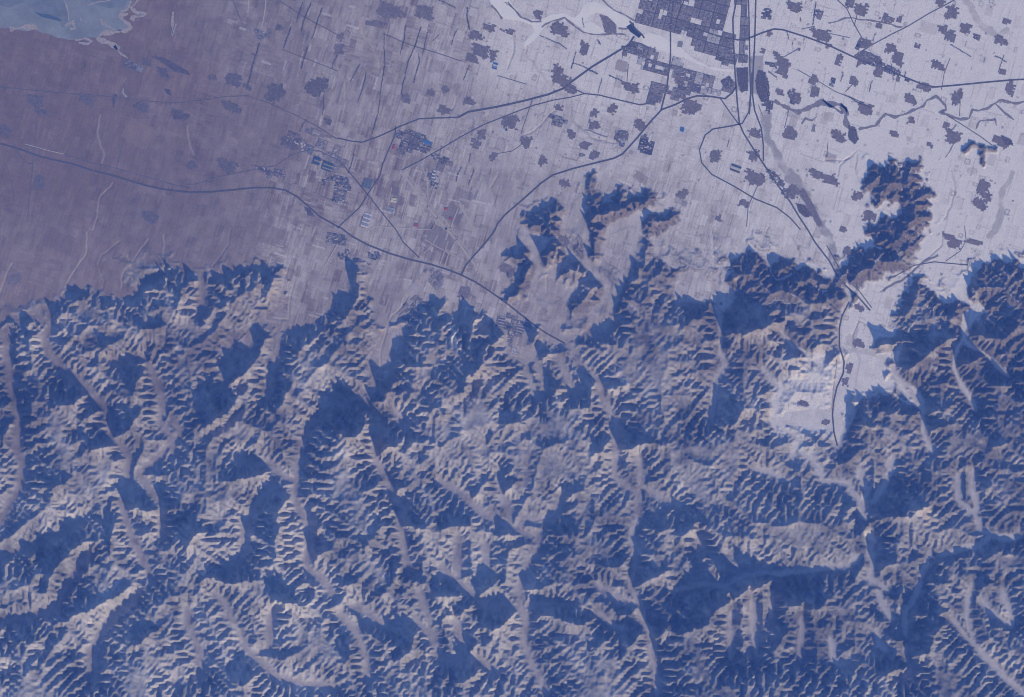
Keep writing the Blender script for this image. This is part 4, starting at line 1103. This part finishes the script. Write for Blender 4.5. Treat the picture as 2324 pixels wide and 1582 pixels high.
town('city_quarter', 'city quarter below the frozen river with snowy gaps between blocks', 'city', ['B 1960,330 2030,270 2090,310 2230,355 2324,395 C 80,430 170,500 400,500 415,600 340,660 160,640 50,660 0,690 B 2240,720 2100,700 2120,600 2190,560 2060,440 2080,390 1990,370'], 15, 25, 22, 5, .7, 'works', (.26, .225, .24), skip=.12, snowp=.22)
town('town', 'grey built-up wedge along the road under the city', 'town', ['B 1950,330 2030,265 2100,310 2080,380 1960,385'], 15, 16, 14, 6, .9, 'city')
town('town', 'factory town with rows of sheds left of the picture centre', 'town', ['A 2060,900 2200,860 2324,1000 B 20,1000 60,1100 10,1180 A 2300,1180 2240,1080 2080,1050'], 22, 20, 18, 7, .55, 'works', (.27, .23, .24), .1, .3, .2)
town('town', 'dark factory quarter below the factory town, beside the slanting road', 'town', ['A 2220,1230 2324,1200 B 60,1200 90,1300 40,1400 0,1440 A 2300,1400 2200,1360'], 12, 18, 16, 8, .55, 'works', (.22, .19, .20), .15, .4, .15)
town('town', 'roadside town with a blue roof right of the small red roof', 'town', ['B 410,900 520,890 640,960 660,1010 600,1060 540,1030 440,1070 410,1000'], 20, 18, 14, 9, .7, 'works', (.20, .165, .17), .1, .3)
town('town', 'row of works with white roofs beside the dry canal', 'town', ['B 650,1060 740,1080 790,1120 740,1200 700,1300 630,1300 620,1200 660,1150'], 20, 16, 15, 10, .6, 'works', (.22, .185, .19), .1, .3, .15)
town('town', 'dark and white industrial estate right of the highway to the hills', 'town', ['B 2070,930 2120,930 2200,975 2180,1070 2080,1050 2060,990'], 14, 14, 13, 11, .8, 'works', (.13, .12, .14), .1, .3)
town('town', 'small works with white yards above the highway to the hills', 'town', ['B 1900,890 1970,890 2010,960 1960,1010 1910,980'], 14, 13, 12, 12, .7, 'works', (.22, .19, .2), .1, .3, snowp=.3)
town('town', 'grey town along the valley road at the foot of the mountains', 'town', ['E 430,560 520,470 620,500 680,560 560,640 480,700 430,640', 'E 590,300 640,280 720,330 740,400 660,440 600,380'], -40, 14, 13, 13, .6, 'works', (.30, .26, .26), .08, .2, .1)
town('town', 'town blocks lining the motorway where the plain narrows', 'town', ['E 1090,580 1180,600 1320,660 1380,720 1320,720 1200,800 1250,900 1200,880 1150,760 1090,680'], 12, 15, 14, 14, .5, 'works', (.26, .23, .24), .08, .25, .2)
town('town', 'works yard below the motorway at left of centre, with a dark pond', 'town', ['D 2210,60 2324,20 2324,130 2240,120', 'E 0,60 50,60 80,190 40,280 0,200', 'E 210,180 290,180 290,240 210,240'], 10, 16, 14, 15, .55, 'works', (.22, .2, .22), .1, .35, .2)
town('town', 'dusty works in the narrowing valley right of the motorway', 'town', ['E 1440,800 1640,880 1720,980 1800,1080 1780,1100 1640,960 1560,860 1430,840'], 30, 12, 12, 16, .4, 'works', (.33, .29, .28), .08, .2, .3)
town('town', 'scattered works below the big road junction village', 'town', ['B 1490,770 1560,800 1590,850 1520,880 1470,850', 'B 1650,1040 1700,1050 1690,1100 1640,1080'], 14, 12, 11, 17, .6, 'works', (.25, .23, .25), .1, .3)
town('town', 'works and stores right of the two straight railway lines', 'town', ['C 560,640 640,660 690,720 640,780 580,700', 'C 620,430 660,400 700,470 640,480', 'C 600,80 640,40 700,60 650,150 590,150'], 8, 14, 13, 18, .7, 'works', (.17, .15, .17), .1, .3, .15)
town('town', 'strip of stores along the long straight road in the snow', 'town', ['C 1250,370 1300,340 1380,370 1430,420 1560,500 1640,550 1600,560 1420,480 1280,430'], 24, 12, 11, 19, .8, 'works', (.17, .145, .16), .1, .25, .12)
town('town', 'dark compound of sheds in the snow near the top right', 'town', ['C 1960,160 2040,190 2030,240 1950,210', 'C 2050,240 2095,260 2085,280 2040,260'], 24, 13, 11, 20, .8, 'works', (.12, .11, .13), .1, .3)
town('town', 'dark compound of sheds at the top of the straight side road', 'town', ['C 1175,0 1215,10 1240,50 1200,70 1175,40', 'C 1265,270 1350,290 1330,330 1270,330 1250,370 1240,340'], 24, 13, 11, 21, .8, 'works', (.13, .12, .14), .1, .3)
town('town', 'dark and white walled compounds in the snow right of the railways', 'town', ['C 1055,530 1110,545 1095,610 1050,590', 'C 1430,110 1490,120 1480,165 1430,150', 'C 970,70 1015,80 1010,125 965,115'], 18, 12, 11, 22, .8, 'works', (.14, .14, .18), .1, .3, snowp=.3)
town('town', 'ring-shaped compound with a dark wall in the snow', 'town', ['C 775,620 855,640 855,720 780,705'], 20, 11, 10, 23, .8, 'works', (.15, .14, .16))
town('town', 'lakeside works with white heaps below the salt lake', 'town', ['A 850,420 960,430 1000,470 960,500 900,490', 'A 1760,190 1880,220 1870,290 1790,300 1740,250'], 25, 14, 13, 24, .5, 'works', (.27, .25, .28), .1, .25, .25)
town('town', 'warehouses on the brown plain beside the loop at the motorway', 'town', ['A 1740,1140 1960,1170 1960,1220 1830,1220', 'A 1940,900 2040,910 2100,960 2060,1000 1960,980'], 20, 15, 13, 25, .55, 'works', (.21, .17, .18), .1, .3, .15)
town('town', 'stores along the railway below the loop, beside the mountain wash', 'town', ['C 640,1150 700,1200 770,1280 830,1380 800,1400 720,1310 620,1180', 'C 480,1030 580,1020 560,1090 500,1080', 'C 250,1450 310,1450 310,1540 260,1530'], 25, 13, 12, 26, .6, 'works', (.2, .18, .2), .1, .3, .2)

# single large halls, sheds and ponds
def hall(name, label, cat, t, cx, cy, w_, h, a, col, n_=1, gap=.25, ht=.25, group=None, part='roof_bay'):
    (x, y), = TP(t, [(cx, cy)]); W, D_ = w_*ZS*S, h*ZS*S
    e = bpy.data.objects.new(name, None); COL.objects.link(e); e.location = (wx(x), wy(y), 0); tag(e, label, cat, group)
    c, s_ = math.cos(math.radians(a)), math.sin(math.radians(a))
    for i in range(n_):
        v_ = ((i+.5)/n_-.5)*D_/S; B_ = Boxes(); cc = tuple(q_*R.uniform(.9, 1.08) for q_ in (col[i % len(col)] if isinstance(col, list) else col))
        B_.box(x-s_*v_, y+c*v_, W, D_/n_*(1-gap if n_ > 1 else 1), ht, a, cc)
        B_.box(x-s_*v_, y+c*v_, W*.96, D_/n_*.12, ht+.05, a, tuple(q_*.8 for q_ in cc))
        o = B_.build(part, e); o.data.transform(__import__('mathutils').Matrix.Translation(-e.location))
    return e
WHT = (.74, .73, .75); BLU = (.10, .20, .48); RED = (.50, .12, .10)
hall('warehouse', 'long pale sheds in a tall stack by the slanting road', 'warehouse', 'B', 195, 1515, 50, 100, 18, [WHT, (.35, .4, .5)], 7)
hall('warehouse', 'cream double shed above the grey shed on the farm track', 'warehouse', 'B', 385, 1378, 40, 34, 12, (.72, .68, .55), 2)
hall('warehouse', 'blue-grey shed below the cream double shed', 'warehouse', 'B', 366, 1445, 42, 36, 12, (.36, .42, .52), 2)
hall('greenhouse', 'dark framed block of narrow sheds left of the motorway road', 'greenhouse', 'B', 205, 1265, 60, 70, 18, (.20, .22, .28), 5)
hall('factory_hall', 'small bright red roofed hall on the side road', 'factory', 'B', 388, 1012, 16, 30, 10, RED, 1)
hall('factory_hall', 'long blue roofed hall in the roadside town', 'factory', 'B', 615, 980, 60, 22, 20, BLU, 1)
hall('factory_hall', 'square blue roofed hall left of the railway loop', 'factory', 'C', 47, 892, 24, 30, 14, BLU, 1)
hall('factory_hall', 'upper red roofed hall beside the runway', 'factory', 'B', 745, 1438, 22, 18, 15, RED, 1)
hall('factory_hall', 'lower red roofed hall beside the runway', 'factory', 'B', 778, 1505, 20, 18, 15, RED, 1)
hall('factory_hall', 'red roofed hall at the bottom of the farm track', 'factory', 'B', 540, 1550, 28, 22, 15, (.4, .14, .13), 1)
hall('factory_hall', 'pale blue and white halls beside the long dark village', 'factory', 'B', 1083, 455, 34, 46, 16, [BLU, WHT, (.3, .38, .5)], 4)
hall('factory_hall', 'white halls in the works beside the dry canal', 'factory', 'B', 658, 1205, 22, 70, 14, [WHT, (.2, .2, .25)], 6)
hall('factory_hall', 'pale hall against the motorway at the foot of the plain', 'factory', 'E', 745, 312, 60, 22, 20, (.66, .62, .60), 2)
hall('factory_hall', 'large pale yard with rows of sheds in the dusty plain', 'factory', 'E', 540, 415, 60, 90, 38, (.52, .47, .45), 4, .1, .12)
hall('greenhouse', 'bright narrow greenhouses above the flat of the mountain basin', 'greenhouse', 'E', 1128, 655, 40, 70, 12, [(.5, .5, .55), (.2, .18, .19)], 7)
hall('greenhouse', 'rows of pale greenhouses in the mountain basin', 'greenhouse', 'E', 1255, 710, 50, 60, 14, [(.48, .47, .5), (.2, .18, .19)], 6)
hall('power_station', 'dark blue power station blocks right of the left-hand villages', 'power station', 'A', 2180, 1115, 46, 60, 20, [(.09, .14, .26), (.40, .34, .30)], 4, .35, .6)
hall('power_station', 'long row of dark blue blocks right of the power station', 'power station', 'A', 2255, 1150, 70, 60, 20, [(.10, .15, .27), (.42, .36, .32)], 5, .35, .5)
hall('warehouse', 'dark sheds in a snowy compound left of the stony river', 'warehouse', 'C', 415, 1160, 70, 50, 20, [(.13, .13, .15), (.7, .69, .7)], 3)
hall('pond_basin', 'upper small dark square pond below the road fork village', 'pond', 'B', 1485, 808, 22, 26, 30, (.05, .07, .13), 1, ht=.06)
hall('pond_basin', 'lower small dark square pond below the road fork village', 'pond', 'B', 1535, 848, 22, 26, 30, (.05, .07, .13), 1, ht=.06)
hall('pond_basin', 'tiny dark pond left of the middle villages', 'pond', 'B', 1160, 892, 14, 16, 10, (.05, .07, .13), 1, ht=.06)
hall('pond_basin', 'dark round-cornered pond below the mountain-foot railway', 'pond', 'E', 245, 212, 46, 34, 20, (.06, .08, .14), 1, ht=.06)
hall('stadium', 'pale oval stadium ring beside the frozen lower reservoir', 'stadium', 'C', 32, 305, 34, 40, 10, (.3, .27, .28), 1, ht=.12)

# ------------------------------------------------------------------ shelter belts: rows of trees
TREES = [('B 320,220 325,430 295,620 280,780 240,920', .5, 'long bent line of trees running down the brown fields left of the twin rows'), ('B 575,190 530,320 480,450 455,560 440,650', .75, 'thick dark tree belt curving down to the side road'),
 ('B 620,230 600,300 585,380', .35, 'short thin tree row right of the thick curving belt'), ('B 555,370 568,430 540,500 518,570', .6, 'dark kinked tree belt beside the thick curving belt'), ('B 820,200 800,260 785,310', .5, 'tree row left of the large middle village'),
 ('B 905,450 885,500 868,545', .55, 'short dark tree row below the large middle village'), ('A 2080,20 2060,90 2040,155', .7, 'left one of three parallel tree belts at the top'), ('A 2135,20 2100,120 2070,210', .8, 'middle one of three parallel tree belts at the top'), ('A 2215,60 2180,170 2148,265', .7, 'right one of three parallel tree belts at the top'),
 ('A 2000,185 1975,260 1950,335', .9, 'thick tree belt below the left of the three parallel belts'), ('A 2125,320 2100,390 2070,470', .7, 'dark tree belt crossing the country road at upper left'), ('A 1785,300 1740,450 1705,590', .9, 'long thick tree belt below the white-heaped works'),
 ('B 150,440 110,520 88,560', .5, 'short tree row at the left of the brown fields'), ('B 200,500 175,600 140,705', .45, 'faint tree row left of the long bent line'), ('B 890,50 895,120 905,205', 1.2, 'broad dark wood strip above the middle villages'), ('B 470,180 455,270 430,370', .55, 'straight tree row below the double village'),
 ('B 700,0 760,30 810,55', .6, 'dark tree row at the top edge left of the reservoir'), ('B 850,1150 830,1200 820,1245', .6, 'left one of two short belts above the pale fields'), ('B 935,1170 920,1215 900,1262', .6, 'right one of two short belts above the pale fields'), ('B 915,1060 905,1110', .5, 'stub of trees above the two short belts'),
 ('A 2324,380 2300,430 2288,470', .6, 'tree belt right of the dark belt at upper left'), ('C 960,20 955,100 948,170', .9, 'dark tree strip left of the walled compound'), ('C 1155,505 1140,560', .7, 'short dark tree strip right of the dark compound'), ('C 1358,558 1345,590 1335,625', .6, 'tree strip above the meandering river'),
 ('B 115,1065 100,1120 78,1190', .8, 'dark belt at the right edge of the factory town'), ('B 1640,360 1625,420 1608,475', .7, 'grey tree strip left of the tall narrow village'), ('C 1895,310 1960,345 2030,385', .6, 'slanting tree row in the right-hand snowfields'), ('C 2205,385 2245,405 2280,425', .9, 'dark wedge of trees in the far right snowfields'),
 ('C 1200,670 1270,710 1345,740', .8, 'grey tree row above the forked river village'), ('B 1400,245 1480,285 1575,332', .6, 'tree row below the round reservoir village'), ('B 1620,430 1700,465 1790,505', .5, 'tree row crossing under the straight road'), ('B 1870,520 1950,558', .8, 'thick short belt left of the city quarter'), ('B 1725,485 1790,510', .6, 'stub of trees right of the straight road'),
 ('B 1150,20 1210,60 1250,100', .5, 'trees along the upper bank of the reservoir'), ('C 1370,240 1360,275', .5, 'tiny tree row between the two straight roads'), ('C 770,220 778,265', .5, 'tiny tree row below the curving road'), ('C 810,285 805,320', .4, 'tiny tree row in the snow left of the big square village'), ('C 885,265 882,300', .4, 'tiny tree row left of the big square village'),
 ('C 1500,560 1490,490 1480,430', .4, 'thin tree row beside the road-strip village'), ('C 2130,400 2120,430', .4, 'tiny row at far right'), ('C 2005,290 1998,320', .4, 'tiny row below the top right compound'), ('C 370,960 355,1010', .5, 'tiny dark row inside the railway loop'), ('C 860,120 862,145', .5, 'tiny dark row right of the top village'),
 ('B 1680,120 1700,190', .5, 'tree strip on the reservoir island'), ('B 1790,270 1800,295', 1.2, 'dark clump of trees below the reservoir'), ('C 1580,490 1575,530', .5, 'tiny tree row above the long straight road'), ('B 660,280 700,240', .3, 'thin hedge between pale fields'), ('B 1820,540 1790,640', .3, 'thin hedge left of the long village'),
 ('A 1380,680 1390,720', .6, 'stub of trees by the upper-left road'), ('A 790,650 785,740', .9, 'dark tree strip below the upper-left road'), ('A 2230,660 2225,740 2215,800', .4, 'tree row under the big upper-left village'), ('A 2110,820 2080,870 2060,910', .6, 'tree row above the factory town'), ('A 585,420 580,460', .4, 'tiny tree row under the salt lake')]
for s_, wd_, lb in TREES:
    p = dens(P(s_), 2.6, 0.6); B_ = Boxes(); e = bpy.data.objects.new('tree_row', None); COL.objects.link(e)
    mid = p[len(p)//2]; e.location = (wx(mid[0]), wy(mid[1]), 0); tag(e, lb, 'tree row', 'dark tree rows between the fields')
    for x, y in p:
        for _ in range(2):
            q_ = R.uniform(.75, 1.2); B_.box(x+R.uniform(-.5, .5)*wd_/S*.6, y+R.uniform(-1, 1), R.uniform(.4, .8)*wd_*.8, R.uniform(.35, .7), R.uniform(.08, .2), R.uniform(0, 90), (.125*q_, .105*q_, .105*q_))
    o = B_.build('trees', e); o.data.transform(__import__('mathutils').Matrix.Translation(-e.location)); tag(o, kind='stuff')
# woods: dark ragged plantations
WOODS = [('C 570,480 620,500 640,560 650,640 640,700 590,700 560,640 550,560', 'dark wood on the river flats right of the railways'), ('C 420,470 500,465 500,620 450,640 430,560', 'dark wood between the motorway and the railway'),
         ('A 1030,385 1130,400 1200,440 1290,490 1310,520 1200,490 1120,430', 'dark slanting wood below the salt lake'), ('A 1080,460 1140,480 1165,540 1120,520', 'small dark wood under the slanting wood'), ('A 1130,610 1170,620 1180,660 1150,650', 'small dark thicket beside the dry channel'),
         ('A 1180,750 1240,780 1310,790 1290,820 1200,820', 'dark thicket below the upper-left road'), ('C 1190,860 1240,880 1260,960 1240,990 1190,960', 'dark riverside wood above the mountain wash'), ('C 830,1400 890,1410 940,1480 900,1500 850,1460', 'dark wood between the motorway and the stony river'),
         ('B 1800,100 1850,110 1915,170 1920,230 1840,225 1820,150', 'grey reed flat on the reservoir island'), ('C 2240,930 2310,960 2324,1000 2270,1000', 'dark wood by the right edge'), ('A 2090,1420 2130,1440 2170,1490 2120,1480', 'dark patch of trees on the motorway bend'),
         ('C 370,520 400,560 390,600 350,620 310,560', 'dark trees south of the frozen river'), ('C 880,1290 960,1430 1020,1560 980,1560 920,1450 850,1330', 'long grey thicket on the stony river bank')]
for s_, lb in WOODS:
    pts = P(s_); arr = np.array(pts); B_ = Boxes(); x0, y0 = arr.min(0); x1, y1 = arr.max(0)
    gx_, gy_ = np.meshgrid(np.arange(x0, x1, 1.9), np.arange(y0, y1, 1.9)); gx_ = gx_+rng.uniform(-.9, .9, gx_.shape); gy_ = gy_+rng.uniform(-.9, .9, gy_.shape)
    ins = inpoly(pts, gx_, gy_); e = bpy.data.objects.new('wood', None); COL.objects.link(e); mid = arr.mean(0); e.location = (wx(mid[0]), wy(mid[1]), 0); tag(e, lb, 'wood', 'dark woods on the plain')
    grey = 'grey' in lb
    for x, y in zip(gx_[ins], gy_[ins]):
        q_ = R.uniform(.75, 1.2)*(1.7 if grey else 1); B_.box(x, y, R.uniform(.45, .75), R.uniform(.45, .75), R.uniform(.06, .16), R.uniform(0, 90), (.15*q_, .125*q_, .13*q_))
    if B_.n:
        o = B_.build('trees', e); o.data.transform(__import__('mathutils').Matrix.Translation(-e.location)); tag(o, kind='stuff')
print('script', round(time.time()-T0, 1), 's', 'tris', sum(len(o.data.polygons)*2 for o in COL.objects if o.type == 'MESH'), len(COL.objects))
